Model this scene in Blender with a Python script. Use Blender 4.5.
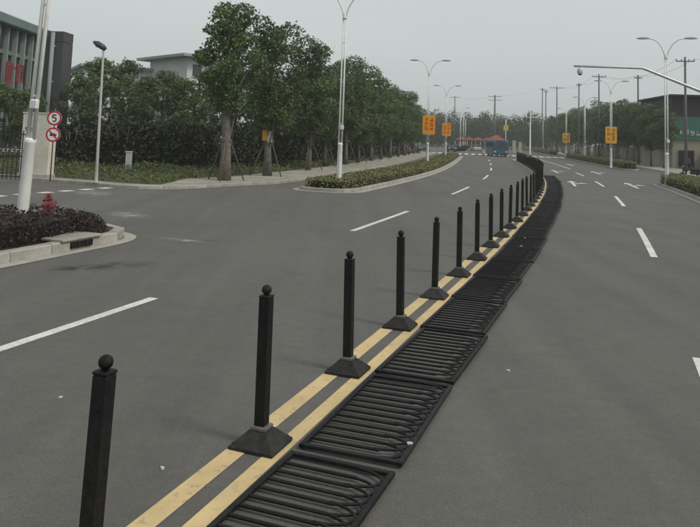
import bpy, math, random
import numpy as np
from mathutils import Vector, Matrix
random.seed(7); RNG = np.random.default_rng(7)
for o in list(bpy.data.objects): bpy.data.objects.remove(o)
S = bpy.context.scene
COL = S.collection
R = math.radians

# ------------------------------------------------------------------ camera
FPX, PITCH, ROLL, PY, CH = 714.8, R(5.664), R(2.067), 65.38, 2.427   # focal length (px of 700), tilt, roll, optical centre row, eye height
_f = Vector((0, math.cos(PITCH), math.sin(PITCH))); _u0 = Vector((0, -math.sin(PITCH), math.cos(PITCH))); _r0 = Vector((1, 0, 0))
CU = _u0*math.cos(ROLL) - _r0*math.sin(ROLL); CR = _r0*math.cos(ROLL) + _u0*math.sin(ROLL); CF = _f
cam = bpy.data.cameras.new('camera'); co = bpy.data.objects.new('camera', cam); COL.objects.link(co)
co.matrix_world = Matrix(((CR.x, CU.x, -CF.x, 0), (CR.y, CU.y, -CF.y, 0), (CR.z, CU.z, -CF.z, CH), (0, 0, 0, 1)))
cam.sensor_fit = 'HORIZONTAL'; cam.sensor_width = 36.0; cam.lens = 36.0*FPX/700
cam.shift_y = (PY-263.5)/700
cam.clip_end = 6000; cam.clip_start = 0.05
S.camera = co
# ------------------------------------------------------------------ sky, sun, exposure
SUN_EL, SUN_AZ = R(47), math.atan2(0.87, -0.48)      # towards the sun: right of and a little behind the camera
w = bpy.data.worlds.new('World'); S.world = w; w.use_nodes = True
nt = w.node_tree; nt.nodes.clear()
out = nt.nodes.new('ShaderNodeOutputWorld'); bg = nt.nodes.new('ShaderNodeBackground')
sky = nt.nodes.new('ShaderNodeTexSky'); sky.sky_type = 'NISHITA'; sky.sun_disc = False
sky.sun_elevation = SUN_EL; sky.sun_rotation = SUN_AZ; sky.air_density = 1.0; sky.dust_density = 6.0; sky.ozone_density = 1.0
hs = nt.nodes.new('ShaderNodeHueSaturation'); hs.inputs['Saturation'].default_value = 0.10
mx = nt.nodes.new('ShaderNodeMixRGB'); mx.inputs[0].default_value = 0.80
tc = nt.nodes.new('ShaderNodeTexCoord'); nz = nt.nodes.new('ShaderNodeTexNoise'); mp = nt.nodes.new('ShaderNodeMapping')
mp.inputs['Scale'].default_value = (1, 1, 3.5); nz.inputs['Scale'].default_value = 1.6; nz.inputs['Detail'].default_value = 5
cr = nt.nodes.new('ShaderNodeValToRGB')
cr.color_ramp.elements[0].position = 0.3; cr.color_ramp.elements[0].color = (5.85, 6.4, 6.5, 1)
cr.color_ramp.elements[1].position = 0.72; cr.color_ramp.elements[1].color = (6.55, 7.05, 7.1, 1)
nt.links.new(tc.outputs['Generated'], mp.inputs['Vector']); nt.links.new(mp.outputs['Vector'], nz.inputs['Vector'])
nt.links.new(nz.outputs['Fac'], cr.inputs['Fac'])
nt.links.new(sky.outputs['Color'], hs.inputs['Color']); nt.links.new(hs.outputs['Color'], mx.inputs[1])
nt.links.new(cr.outputs['Color'], mx.inputs[2]); nt.links.new(mx.outputs['Color'], bg.inputs['Color'])
bg.inputs['Strength'].default_value = 0.1
nt.links.new(bg.outputs['Background'], out.inputs['Surface'])
sl = bpy.data.lights.new('sun', 'SUN'); sl.energy = 1.5; sl.angle = R(14); sl.color = (1.0, 0.92, 0.80)
so = bpy.data.objects.new('sun', sl); COL.objects.link(so)
sd = Vector((math.sin(SUN_AZ)*math.cos(SUN_EL), math.cos(SUN_AZ)*math.cos(SUN_EL), math.sin(SUN_EL)))
so.rotation_euler = sd.to_track_quat('Z', 'Y').to_euler(); so.location = (0, 0, 60)
S.view_settings.view_transform = 'Standard'; S.view_settings.look = 'None'; S.view_settings.gamma = 1.0
S.view_settings.exposure = 0.1; S.view_settings.use_curve_mapping = False

# ------------------------------------------------------------------ materials
MATS = {}
def mat(name, col, rough=0.7, var=0.12, scale=6.0, metal=0.0, bump=0.0, bscale=60.0, col2=None, objvar=0.0, spec=0.4, trans=0.0, fine=0.0, fscale=200.0):
    if name in MATS: return MATS[name]
    m = bpy.data.materials.new(name); m.use_nodes = True; t = m.node_tree; L = t.links.new
    p = t.nodes['Principled BSDF']; p.inputs['Roughness'].default_value = rough; p.inputs['Metallic'].default_value = metal
    p.inputs['Specular IOR Level'].default_value = spec
    tcn = t.nodes.new('ShaderNodeTexCoord')
    n = t.nodes.new('ShaderNodeTexNoise'); n.inputs['Scale'].default_value = scale; n.inputs['Detail'].default_value = 6; n.inputs['Roughness'].default_value = 0.62
    L(tcn.outputs['Object'], n.inputs['Vector'])
    r = t.nodes.new('ShaderNodeValToRGB')
    c2 = col2 if col2 else tuple(min(1, c*(1+var)) for c in col); c1 = col if col2 else tuple(c*(1-var) for c in col)
    r.color_ramp.elements[0].position = 0.32; r.color_ramp.elements[0].color = (*c1, 1)
    r.color_ramp.elements[1].position = 0.68; r.color_ramp.elements[1].color = (*c2, 1)
    L(n.outputs['Fac'], r.inputs['Fac']); last = r.outputs['Color']
    if fine:
        n2 = t.nodes.new('ShaderNodeTexNoise'); n2.inputs['Scale'].default_value = fscale; n2.inputs['Detail'].default_value = 3
        L(tcn.outputs['Object'], n2.inputs['Vector'])
        mr = t.nodes.new('ShaderNodeMapRange'); mr.inputs['From Min'].default_value = .3; mr.inputs['From Max'].default_value = .7
        mr.inputs['To Min'].default_value = 1-fine; mr.inputs['To Max'].default_value = 1+fine
        L(n2.outputs['Fac'], mr.inputs['Value'])
        mm = t.nodes.new('ShaderNodeVectorMath'); mm.operation = 'SCALE'
        L(last, mm.inputs[0]); L(mr.outputs['Result'], mm.inputs['Scale']); last = mm.outputs['Vector']
    if objvar:
        oi = t.nodes.new('ShaderNodeObjectInfo'); mr = t.nodes.new('ShaderNodeMapRange')
        mr.inputs['To Min'].default_value = 1-objvar; mr.inputs['To Max'].default_value = 1+objvar
        L(oi.outputs['Random'], mr.inputs['Value'])
        mm = t.nodes.new('ShaderNodeVectorMath'); mm.operation = 'SCALE'
        L(last, mm.inputs[0]); L(mr.outputs['Result'], mm.inputs['Scale']); last = mm.outputs['Vector']
    L(last, p.inputs['Base Color'])
    if bump:
        b = t.nodes.new('ShaderNodeBump'); b.inputs['Strength'].default_value = bump; b.inputs['Distance'].default_value = 0.02
        n3 = t.nodes.new('ShaderNodeTexNoise'); n3.inputs['Scale'].default_value = bscale; n3.inputs['Detail'].default_value = 4
        L(tcn.outputs['Object'], n3.inputs['Vector']); L(n3.outputs['Fac'], b.inputs['Height']); L(b.outputs['Normal'], p.inputs['Normal'])
    if trans:
        o = t.nodes['Material Output']; tr = t.nodes.new('ShaderNodeBsdfTranslucent'); ms = t.nodes.new('ShaderNodeMixShader')
        ms.inputs[0].default_value = trans; L(last, tr.inputs['Color']); L(p.outputs[0], ms.inputs[1]); L(tr.outputs[0], ms.inputs[2]); L(ms.outputs[0], o.inputs['Surface'])
    MATS[name] = m; return m

def asphalt_mat():
    m = bpy.data.materials.new('asphalt'); m.use_nodes = True; t = m.node_tree; L = t.links.new
    p = t.nodes['Principled BSDF']; p.inputs['Roughness'].default_value = 0.82; p.inputs['Specular IOR Level'].default_value = 0.3
    tcn = t.nodes.new('ShaderNodeTexCoord')
    def noise(sc, det, vec=None, rough=.6):
        n = t.nodes.new('ShaderNodeTexNoise'); n.inputs['Scale'].default_value = sc; n.inputs['Detail'].default_value = det; n.inputs['Roughness'].default_value = rough
        L(vec if vec else tcn.outputs['Object'], n.inputs['Vector']); return n.outputs['Fac']
    def rng(v, a, b, fa=.3, fb=.7):
        q = t.nodes.new('ShaderNodeMapRange'); q.inputs['From Min'].default_value = fa; q.inputs['From Max'].default_value = fb
        q.inputs['To Min'].default_value = a; q.inputs['To Max'].default_value = b; L(v, q.inputs['Value']); return q.outputs['Result']
    def mul(a, b):
        q = t.nodes.new('ShaderNodeMath'); q.operation = 'MULTIPLY'; L(a, q.inputs[0]); L(b, q.inputs[1]); return q.outputs[0]
    # streaks of wear along the road's heading
    mpg = t.nodes.new('ShaderNodeMapping'); mpg.inputs['Rotation'].default_value = (0, 0, R(19)); mpg.inputs['Scale'].default_value = (1, .06, 1)
    L(tcn.outputs['Object'], mpg.inputs['Vector'])
    f = mul(rng(noise(.12, 5), .92, 1.08), rng(noise(1.1, 6, mpg.outputs['Vector']), .87, 1.12))
    f = mul(f, rng(noise(3.0, 8, None, .7), .93, 1.07)); f = mul(f, rng(noise(150, 2), .60, 1.40)); f = mul(f, rng(noise(45, 3), .84, 1.16)); f = mul(f, rng(noise(9, 6, None, .75), .90, 1.10))
    # sparse dark oil / tyre blotches
    f = mul(f, rng(noise(.45, 7, None, .65), .84, 1.0, .30, .42))
    col = t.nodes.new('ShaderNodeRGB'); col.outputs[0].default_value = (0.111, 0.107, 0.099, 1)
    mm = t.nodes.new('ShaderNodeVectorMath'); mm.operation = 'SCALE'; L(col.outputs[0], mm.inputs[0]); L(f, mm.inputs['Scale'])
    L(mm.outputs['Vector'], p.inputs['Base Color'])
    b = t.nodes.new('ShaderNodeBump'); b.inputs['Strength'].default_value = .35; b.inputs['Distance'].default_value = .01
    L(noise(110, 3), b.inputs['Height']); L(b.outputs['Normal'], p.inputs['Normal'])
    L(rng(noise(.6, 5), .74, .92), p.inputs['Roughness'])
    return m
M_ASPH = asphalt_mat()

def worn_paint(name, col, under=(0.13, .127, .118), amount=.42):
    m = bpy.data.materials.new(name); m.use_nodes = True; t = m.node_tree; L = t.links.new
    p = t.nodes['Principled BSDF']; p.inputs['Roughness'].default_value = .75
    tcn = t.nodes.new('ShaderNodeTexCoord'); n = t.nodes.new('ShaderNodeTexNoise'); n.inputs['Scale'].default_value = 14; n.inputs['Detail'].default_value = 8; n.inputs['Roughness'].default_value = .72
    L(tcn.outputs['Object'], n.inputs['Vector'])
    r = t.nodes.new('ShaderNodeValToRGB'); r.color_ramp.elements[0].position = amount-.12; r.color_ramp.elements[1].position = amount+.06
    r.color_ramp.elements[0].color = (*[c*.3+u*.7 for c, u in zip(col, under)], 1); r.color_ramp.elements[1].color = (*col, 1)
    n2 = t.nodes.new('ShaderNodeTexNoise'); n2.inputs['Scale'].default_value = 1.7; n2.inputs['Detail'].default_value = 5
    L(tcn.outputs['Object'], n2.inputs['Vector']); L(n.outputs['Fac'], r.inputs['Fac'])
    mr = t.nodes.new('ShaderNodeMapRange'); mr.inputs['From Min'].default_value = .3; mr.inputs['From Max'].default_value = .7; mr.inputs['To Min'].default_value = .8; mr.inputs['To Max'].default_value = 1.08
    L(n2.outputs['Fac'], mr.inputs['Value'])
    mm = t.nodes.new('ShaderNodeVectorMath'); mm.operation = 'SCALE'; L(r.outputs['Color'], mm.inputs[0]); L(mr.outputs['Result'], mm.inputs['Scale'])
    L(mm.outputs['Vector'], p.inputs['Base Color']); return m
M_WHITE = worn_paint('white_road_paint', (0.66, .66, .62)); M_FADED = worn_paint('faded_road_paint', (0.36, .36, .34), amount=.56)
M_ZEBRA = worn_paint('crossing_paint', (.78, .78, .75), amount=.3); M_YEL = worn_paint('yellow_road_paint', (0.60, .45, .23), amount=.40)
M_BLACK = mat('black_iron_paint', (0.0075, .0075, .0085), .6, .35, 7, bump=.2, bscale=60, objvar=.3, col2=(0.016, .015, .015), fine=.35, fscale=25, spec=.22)
M_BASE = mat('dusty_cast_iron', (0.014, .014, .015), .75, .3, 16, bump=.4, bscale=50, objvar=.3, col2=(0.036, .034, .033), spec=.25)
M_COLLAR = mat('worn_grey_iron', (0.07, .07, .07), .6, .3, 20, col2=(.16, .155, .15))
M_CONC = mat('kerb_concrete', (0.26, .25, .22), .9, .2, 3, bump=.4, bscale=30, objvar=.12, fine=.12, fscale=60, col2=(.40, .385, .34))
M_APRON = mat('gutter_concrete', (0.29, .28, .24), .9, .2, 2, bump=.3, bscale=30, col2=(.40, .38, .34), fine=.1, fscale=70)
M_PAVE = mat('pale_paving', (0.19, .175, .14), .95, .2, .9, bump=.8, bscale=9, col2=(.38, .36, .31), fine=.25, fscale=9)
M_SOIL = mat('planting_soil', (0.045, .035, .026), .95, .3, 5, bump=.6, bscale=20)
M_GROUND = mat('dusty_ground', (0.10, .095, .07), .95, .2, .15, col2=(.07, .085, .045))
M_TURF = mat('verge_turf', (0.045, .06, .025), .95, .2, 1.4, bump=.6, bscale=20, col2=(.075, .085, .04))
M_LPOLE = mat('lamp_white_enamel', (0.74, .75, .72), .45, .1, 2.5, fine=.05, fscale=30)
M_GALV = mat('galvanised_steel', (0.50, .52, .52), .4, .1, 5, metal=.35)
M_LHEAD = mat('lamp_head_grey', (0.25, .26, .27), .5, .1, 5)
M_LENS = mat('lamp_lens', (0.55, .57, .58), .25, .05, 5)
M_BARK = mat('grey_brown_bark', (0.085, .076, .064), .95, .3, 7, bump=1.0, bscale=16, col2=(.19, .175, .15))
M_STAKE = mat('weathered_pole_wood', (0.12, .10, .075), .9, .2, 8)
M_LEAF = [mat('leaf_deep_green', (0.054, .090, .034), .55, .3, 1.0, col2=(.145, .205, .080), objvar=.15, trans=.18, spec=.3),
          mat('leaf_mid_green', (0.060, .100, .036), .55, .3, 1.0, col2=(.160, .220, .082), objvar=.15, trans=.18, spec=.3),
          mat('leaf_dull_olive', (0.070, .092, .042), .6, .3, .9, col2=(.170, .200, .090), objvar=.15, trans=.18, spec=.3)]
M_FARLEAF = mat('far_leaf', (0.042, .060, .030), .7, .3, .15, col2=(.080, .104, .050), trans=.15, spec=.2)
M_HEDGE = mat('hedge_leaf', (0.125, .140, .055), .6, .3, 1.5, col2=(.240, .240, .105), trans=.18, spec=.3)
M_PURPLE = mat('maroon_hedge_leaf', (0.030, .020, .019), .55, .3, 3, col2=(.068, .042, .040), trans=.15, spec=.35)
M_PINK = mat('dusty_pink_sprig', (0.10, .03, .035), .6, .3, 3, col2=(.14, .06, .06), trans=.2)
M_REDFL = mat('red_petal', (0.20, .012, .025), .5, .2, 8, col2=(.34, .03, .05), trans=.2)
M_GRASS = mat('verge_grass_blade', (0.080, .102, .040), .7, .3, 1.2, col2=(.165, .180, .072), trans=.2)
M_DARKBUSH = mat('dark_bush_leaf', (0.022, .028, .015), .6, .3, .8, col2=(.045, .050, .027), objvar=.2, trans=.12, spec=.25)
M_GLASS = mat('dark_window_glass', (0.02, .03, .032), .08, .2, .6, spec=.6)
M_RUBBER = mat('tyre_rubber', (0.02, .02, .02), .85, .2, 8)

# ------------------------------------------------------------------ mesh helpers
class MB:
    def __init__(s): s.v = []; s.f = []; s.sm = []
    def add(s, vs, fs, smooth=False):
        k = len(s.v); s.v += [tuple(v) for v in vs]; s.f += [tuple(i+k for i in f) for f in fs]; s.sm += [smooth]*len(fs); return s
    def box(s, c, d, rz=0, bev=0.0, M=None):
        x, y, z = d[0]/2, d[1]/2, d[2]/2
        if bev:
            b = min(bev, x*.9, y*.9, z*.9)
            vs = []
            for (zx, zz) in ((b, -z), (0, -z+b), (0, z-b), (b, z)):
                vs += [(-x+zx, -y+zx, zz), (x-zx, -y+zx, zz), (x-zx, y-zx, zz), (-x+zx, y-zx, zz)]
            fs = [(3, 2, 1, 0), (12, 13, 14, 15)]
            for l in range(3):
                for i in range(4): j = (i+1) % 4; fs.append((l*4+i, l*4+j, l*4+4+j, l*4+4+i))
        else:
            vs = [(-x, -y, -z), (x, -y, -z), (x, y, -z), (-x, y, -z), (-x, -y, z), (x, -y, z), (x, y, z), (-x, y, z)]
            fs = [(3, 2, 1, 0), (4, 5, 6, 7), (0, 1, 5, 4), (1, 2, 6, 5), (2, 3, 7, 6), (3, 0, 4, 7)]
        ca, sa = math.cos(rz), math.sin(rz)
        vs = [(c[0]+vx*ca-vy*sa, c[1]+vx*sa+vy*ca, c[2]+vz) for vx, vy, vz in vs]
        if M is not None: vs = [M @ Vector(v) for v in vs]
        return s.add(vs, fs)
    def tube(s, pts, rad, seg=10, smooth=True):
        pts = [Vector(p) for p in pts]; n = len(pts)
        rad = rad if hasattr(rad, '__len__') else [rad]*n
        vs = []; fs = []; prev = None
        for i, p in enumerate(pts):
            t = (pts[min(i+1, n-1)]-pts[max(i-1, 0)]).normalized()
            a = prev if prev is not None else (Vector((1, 0, 0)) if abs(t.x) < .9 else Vector((0, 1, 0)))
            a = (a - t*a.dot(t)).normalized(); prev = a; b = t.cross(a)
            for k in range(seg):
                th = 2*math.pi*k/seg; vs.append(p+(a*math.cos(th)+b*math.sin(th))*rad[i])
        for i in range(n-1):
            for k in range(seg): j = (k+1) % seg; fs.append((i*seg+k, i*seg+j, i*seg+seg+j, i*seg+seg+k))
        s.add(vs, fs, smooth); q = len(s.v)-len(vs)
        s.f += [tuple(q+k for k in reversed(range(seg))), tuple(q+(n-1)*seg+k for k in range(seg))]; s.sm += [False, False]
        return s
    def lathe(s, prof, seg=14, c=(0, 0, 0), smooth=True):
        vs = []; fs = []
        for r, z in prof:
            for k in range(seg): th = 2*math.pi*k/seg; vs.append((c[0]+r*math.cos(th), c[1]+r*math.sin(th), c[2]+z))
        for i in range(len(prof)-1):
            for k in range(seg): j = (k+1) % seg; fs.append((i*seg+k, i*seg+j, i*seg+seg+j, i*seg+seg+k))
        fs += [tuple(reversed(range(seg))), tuple((len(prof)-1)*seg+k for k in range(seg))]
        return s.add(vs, fs, smooth)
    def prism(s, poly, z0, z1):
        n = len(poly); vs = [(x, y, z0) for x, y in poly]+[(x, y, z1) for x, y in poly]
        fs = [tuple(reversed(range(n))), tuple(range(n, 2*n))]+[(i, (i+1) % n, n+(i+1) % n, n+i) for i in range(n)]
        return s.add(vs, fs)
    def mesh(s, name, m):
        me = bpy.data.meshes.new(name); me.from_pydata(s.v, [], s.f); me.update()
        me.polygons.foreach_set('use_smooth', s.sm)
        if m: me.materials.append(m)
        return me
    def obj(s, name, m, parent=None, loc=(0, 0, 0), rz=0): return link(name, s.mesh(name, m), parent, loc, rz)
def link(name, me, parent=None, loc=(0, 0, 0), rz=0):
    o = bpy.data.objects.new(name, me); COL.objects.link(o); o.location = loc; o.rotation_euler = (0, 0, rz)
    if parent is not None: o.parent = parent
    return o
def tag(o, label=None, cat=None, group=None, kind=None):
    if label: o['label'] = label
    if cat: o['category'] = cat
    if group: o['group'] = group
    if kind: o['kind'] = kind
    return o
def thing(name, label, cat, loc=(0, 0, 0), rz=0, group=None):
    o = link(name, None, None, loc, rz); o.empty_display_size = .2; return tag(o, label, cat, group)
def copy_tree(o, parent=None, label=None):
    c = o.copy(); COL.objects.link(c); c.parent = parent
    if label: c['label'] = label
    for ch in list(o.children): copy_tree(ch, c)
    return c
ORD = ['first', 'second', 'third', 'fourth', 'fifth', 'sixth', 'seventh', 'eighth', 'ninth', 'tenth', 'eleventh', 'twelfth', 'thirteenth', 'fourteenth', 'fifteenth', 'sixteenth', 'seventeenth', 'eighteenth', 'nineteenth', 'twentieth']
def ordw(i): return ORD[i] if i < 20 else ('twenty-'+ORD[i-20] if i < 29 else ('thirtieth' if i == 29 else 'thirty-'+ORD[i-30]))
def leaf_mesh(name, P, size, m, up=0.0, aspect=.6):
    """many small leaf-shaped faces (folded rhombi) at the points P"""
    n = len(P); P = np.asarray(P); sz = size*RNG.uniform(.6, 1.35, n)[:, None]
    nr = RNG.normal(size=(n, 3)); nr[:, 2] += up; nr /= np.linalg.norm(nr, axis=1)[:, None]
    a = np.cross(nr, RNG.normal(size=(n, 3))); a /= np.linalg.norm(a, axis=1)[:, None]+1e-9; b = np.cross(nr, a)
    V = np.stack([P-a*sz*.5, P+b*sz*aspect*.5+nr*sz*.08, P+a*sz*.5, P-b*sz*aspect*.5+nr*sz*.08], 1).reshape(-1, 3)
    me = bpy.data.meshes.new(name); me.vertices.add(4*n); me.vertices.foreach_set('co', V.ravel().astype(np.float32))
    idx = np.arange(n)[:, None]*4; tri = np.concatenate([idx+[[0, 1, 2]], idx+[[0, 2, 3]]], 1).ravel()
    me.loops.add(6*n); me.loops.foreach_set('vertex_index', tri.astype(np.int32))
    me.polygons.add(2*n); me.polygons.foreach_set('loop_start', np.arange(0, 6*n, 3, dtype=np.int32))
    me.polygons.foreach_set('loop_total', np.full(2*n, 3, dtype=np.int32)); me.update(calc_edges=True); me.materials.append(m); return me
def at(px, py, Y):
    """the point at depth Y (metres north of the camera) seen at photo pixel px,py"""
    d = CF*FPX + CR*(px-350) + CU*(PY-py); t = Y/d.y; return Vector((d.x*t, Y, CH+d.z*t))
def ground(px, py, h=0):
    d = CF*FPX + CR*(px-350) + CU*(PY-py); t = (h-CH)/d.z; return Vector((d.x*t, d.y*t, h))

# ------------------------------------------------------------------ road line
_hy = [(-40, 21), (5, 20.6), (20, 19), (33, 17.3), (42, 15.5), (50, 13.6), (60, 11.8), (72, 10.9), (90, 10.3), (400, 10.3)]
def heading(y):
    for (a, ha), (b, hb) in zip(_hy, _hy[1:]):
        if y <= b: return R(ha+(hb-ha)*max(0, (y-a))/(b-a))
    return R(10.3)
_S = {}
def _integrate():
    x, y = -0.59, 5.85; s = 0; L = [(0, x, y)]
    while y < 390: h = heading(y); x += math.sin(h)*.25; y += math.cos(h)*.25; s += .25; L.append((s, x, y))
    x, y = -0.59, 5.85; s = 0; K = []
    while y > -40: h = heading(y); x -= math.sin(h)*.25; y -= math.cos(h)*.25; s -= .25; K.append((s, x, y))
    return np.array(list(reversed(K))+L)
CL = _integrate()
def C(s, off=0.0):
    x = np.interp(s, CL[:, 0], CL[:, 1]); y = np.interp(s, CL[:, 0], CL[:, 2]); h = heading(y)
    return Vector((x-off*math.cos(h), y+off*math.sin(h), 0))
def sY(y): return float(np.interp(y, CL[:, 2], CL[:, 0]))
def rzC(s): return -heading(float(np.interp(s, CL[:, 0], CL[:, 2])))       # local +y along the road, +x to the right

# ------------------------------------------------------------------ ground, road, pavements
g = MB().add([(-3000, -300, -.08), (3000, -300, -.08), (3000, 4000, -.08), (-3000, 4000, -.08)], [(0, 1, 2, 3)]).obj('ground', M_GROUND); tag(g, kind='structure')
road = MB().add([(-60, -30, 0), (140, -30, 0), (140, 380, 0), (-60, 380, 0)], [(0, 1, 2, 3)]).obj('road', M_ASPH); tag(road, kind='structure')
def strip(name, s0, s1, o0, o1, m, z=.004, step=1.0, parent=road):
    n = max(1, int(round((s1-s0)/step))); b = MB(); vs = []
    for i in range(n+1):
        s = s0+(s1-s0)*i/n; vs += [C(s, o0)+Vector((0, 0, z)), C(s, o1)+Vector((0, 0, z))]
    b.add(vs, [(2*i+1, 2*i, 2*i+2, 2*i+3) if o0 > o1 else (2*i, 2*i+1, 2*i+3, 2*i+2) for i in range(n)])
    return b.obj(name, m, parent)
SEND = sY(104)
strip('yellow_line', -14, SEND, .205, .045, M_YEL); strip('yellow_line', -14, SEND, -.10, -.235, M_YEL)
# lane dashes, 6 m long with 9 m gaps; positions read off the ground plane
sL = sY(18.74)-1.25
for k in range(-3, 6): strip('lane_dash', sL+14.6*k, sL+14.6*k+5.9, 3.72, 3.57, M_WHITE)
sR = sY(16.22)+1.2
for k in range(-2, 4): strip('lane_dash', sR+13.85*k, sR+13.85*k+5.85, -3.45, -3.60, M_WHITE)
strip('lane_line', sY(72), sY(112), -3.95, -4.1, M_WHITE)
strip('lane_line', sY(146), sY(190), 3.7, 3.55, M_WHITE)
strip('stop_line', sY(118), sY(118.5), 7.2, .4, M_FADED)
# zebra crossing
for k in range(27): strip('zebra_stripe', sY(125.5), sY(133.5), 18.2-k*1.2, 17.6-k*1.2, M_ZEBRA, step=9)
# turn arrows in the right-hand lanes
def arrow(s, off, turn):
    c = C(s, off); rz = rzC(s); b = MB(); z = .004
    b.add([(-.08, -3, z), (.08, -3, z), (.08, 1.4, z), (-.08, 1.4, z)], [(0, 1, 2, 3)])
    b.add([(-.32, 1.4, z), (.32, 1.4, z), (0, 3, z)], [(0, 1, 2)])
    if turn: b.add([(.08, -.6, z), (.5, .1, z), (.5, .5, z), (.08, -.1, z)], [(0, 1, 2, 3)]); b.add([(.36, .2, z), (.98, .55, z), (.5, 1.2, z)], [(0, 1, 2)])
    b.obj('turn_arrow', M_WHITE, road, c, rz)
for yy in (46.5, 64.5): arrow(sY(yy)-1, -1.85, True); arrow(sY(yy), -5.4, True)
arrow(sY(86), -1.85, False); arrow(sY(86), -5.6, True)
# broken white line across the mouth of the side road
a0, a1 = Vector((-12.6, 22.2, 0)), Vector((-9.55, 29.5, 0))
for k in range(8):
    p = a0.lerp(a1, k/7.6); q = a0.lerp(a1, (k+.55)/7.6); d = (q-p).normalized()*1; nrm = Vector((-d.y, d.x, 0))*.2
    z = Vector((0, 0, .004)); MB().add([p-nrm+z, q-nrm+z, q+nrm+z, p+nrm+z], [(3, 2, 1, 0)] if nrm.x > 0 else [(0, 1, 2, 3)]).obj('side_road_dash', M_WHITE, road)
def patch_mat(name, col, rough, amt):
    m = bpy.data.materials.new(name); m.use_nodes = True; t = m.node_tree; L = t.links.new; p = t.nodes['Principled BSDF']; p.inputs['Base Color'].default_value = (*col, 1); p.inputs['Roughness'].default_value = rough
    tcn = t.nodes.new('ShaderNodeTexCoord'); mp_ = t.nodes.new('ShaderNodeMapping'); mp_.inputs['Location'].default_value = (-1, -1, 0); mp_.inputs['Scale'].default_value = (2, 2, 0)
    L(tcn.outputs['Generated'], mp_.inputs['Vector']); ln = t.nodes.new('ShaderNodeVectorMath'); ln.operation = 'LENGTH'; L(mp_.outputs['Vector'], ln.inputs[0])
    n_ = t.nodes.new('ShaderNodeTexNoise'); n_.inputs['Scale'].default_value = 2.6; n_.inputs['Detail'].default_value = 8; n_.inputs['Roughness'].default_value = .7; L(tcn.outputs['Object'], n_.inputs['Vector'])
    mr = t.nodes.new('ShaderNodeMapRange'); mr.inputs['From Min'].default_value = 1.0; mr.inputs['From Max'].default_value = .25; mr.inputs['To Min'].default_value = 0; mr.inputs['To Max'].default_value = 1; L(ln.outputs['Value'], mr.inputs['Value'])
    m2 = t.nodes.new('ShaderNodeMapRange'); m2.inputs['From Min'].default_value = .42; m2.inputs['From Max'].default_value = .62; L(n_.outputs['Fac'], m2.inputs['Value'])
    q = t.nodes.new('ShaderNodeMath'); q.operation = 'MULTIPLY'; L(mr.outputs['Result'], q.inputs[0]); L(m2.outputs['Result'], q.inputs[1]); q2 = t.nodes.new('ShaderNodeMath'); q2.operation = 'MULTIPLY'; L(q.outputs[0], q2.inputs[0]); q2.inputs[1].default_value = amt
    L(q2.outputs[0], p.inputs['Alpha']); return m
M_SCUFF = patch_mat('worn_paint_scuff', (.45, .45, .42), .8, .75); M_STAIN = patch_mat('oil_stain', (.035, .033, .03), .6, .75); M_DUST = patch_mat('dust_film', (.20, .194, .18), .95, .32)
for nm, mm_, (px, py, w_, l_, rr) in (('paint_scuff', M_SCUFF, (128, 215, 1.1, 2.6, .7)), ('paint_scuff', M_SCUFF, (92, 193, 1.6, 3.2, .4)), ('paint_scuff', M_SCUFF, (182, 240, .4, 1.6, 1.1)),
        ('oil_stain', M_STAIN, (112, 266, .9, 1.8, -1.0)), ('oil_stain', M_STAIN, (78, 268, .6, 1.4, -1.2)), 
        ('dust_film', M_DUST, (185, 222, 3.0, 6.0, -.9)), ('dust_film', M_DUST, (60, 300, 2.0, 5.0, -.35)), ('dust_film', M_DUST, (560, 300, 1.6, 9.0, -.32)), ('dust_film', M_DUST, (600, 480, 1.5, 5.0, -.35)), ('dust_film', M_DUST, (640, 172, 4.0, 9.0, -.6))):
    p = ground(px, py); MB().add([(-w_/2, -l_/2, .002), (w_/2, -l_/2, .002), (w_/2, l_/2, .002), (-w_/2, l_/2, .002)], [(0, 1, 2, 3)]).obj(nm, mm_, road, p, rr)

def loop_offset(poly, d):
    n = len(poly); outp = []
    for i in range(n):
        p0, p1, p2 = Vector(poly[i-1]), Vector(poly[i]), Vector(poly[(i+1) % n])
        e1 = (p1-p0).normalized(); e2 = (p2-p1).normalized(); t = (e1+e2).normalized(); nn = Vector((-t.y, t.x)); k = max(.5, nn.dot(Vector((-e1.y, e1.x))))
        outp.append(p1+nn*d/k)
    return outp
def resample(poly, step, closed=True):
    P = [Vector(p) for p in poly]+([Vector(poly[0])] if closed else []); d = [0]
    for a, b in zip(P, P[1:]): d.append(d[-1]+(b-a).length)
    n = max(3, int(round(d[-1]/step))); xs = np.interp(np.linspace(0, d[-1], n+1), d, [p.x for p in P]); ys = np.interp(np.linspace(0, d[-1], n+1), d, [p.y for p in P])
    L = [Vector((x, y)) for x, y in zip(xs, ys)]; return L[:-1] if closed else L
def stones(poly, closed=True):
    P = resample(poly, .2, closed); P = P+[P[0]] if closed else P; out_ = [P[0]]; i = 0
    while i < len(P)-1:
        j = i+1; d0 = P[j]-P[i]
        while j < len(P)-1 and (P[j+1]-P[i]).length < 1.02:
            d1 = P[j+1]-P[j]
            if d0.length > 1e-6 and d1.length > 1e-6 and abs(d0.angle_signed(d1)) > R(22): break
            j += 1
        out_.append(P[j]); i = j
    return out_
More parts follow.
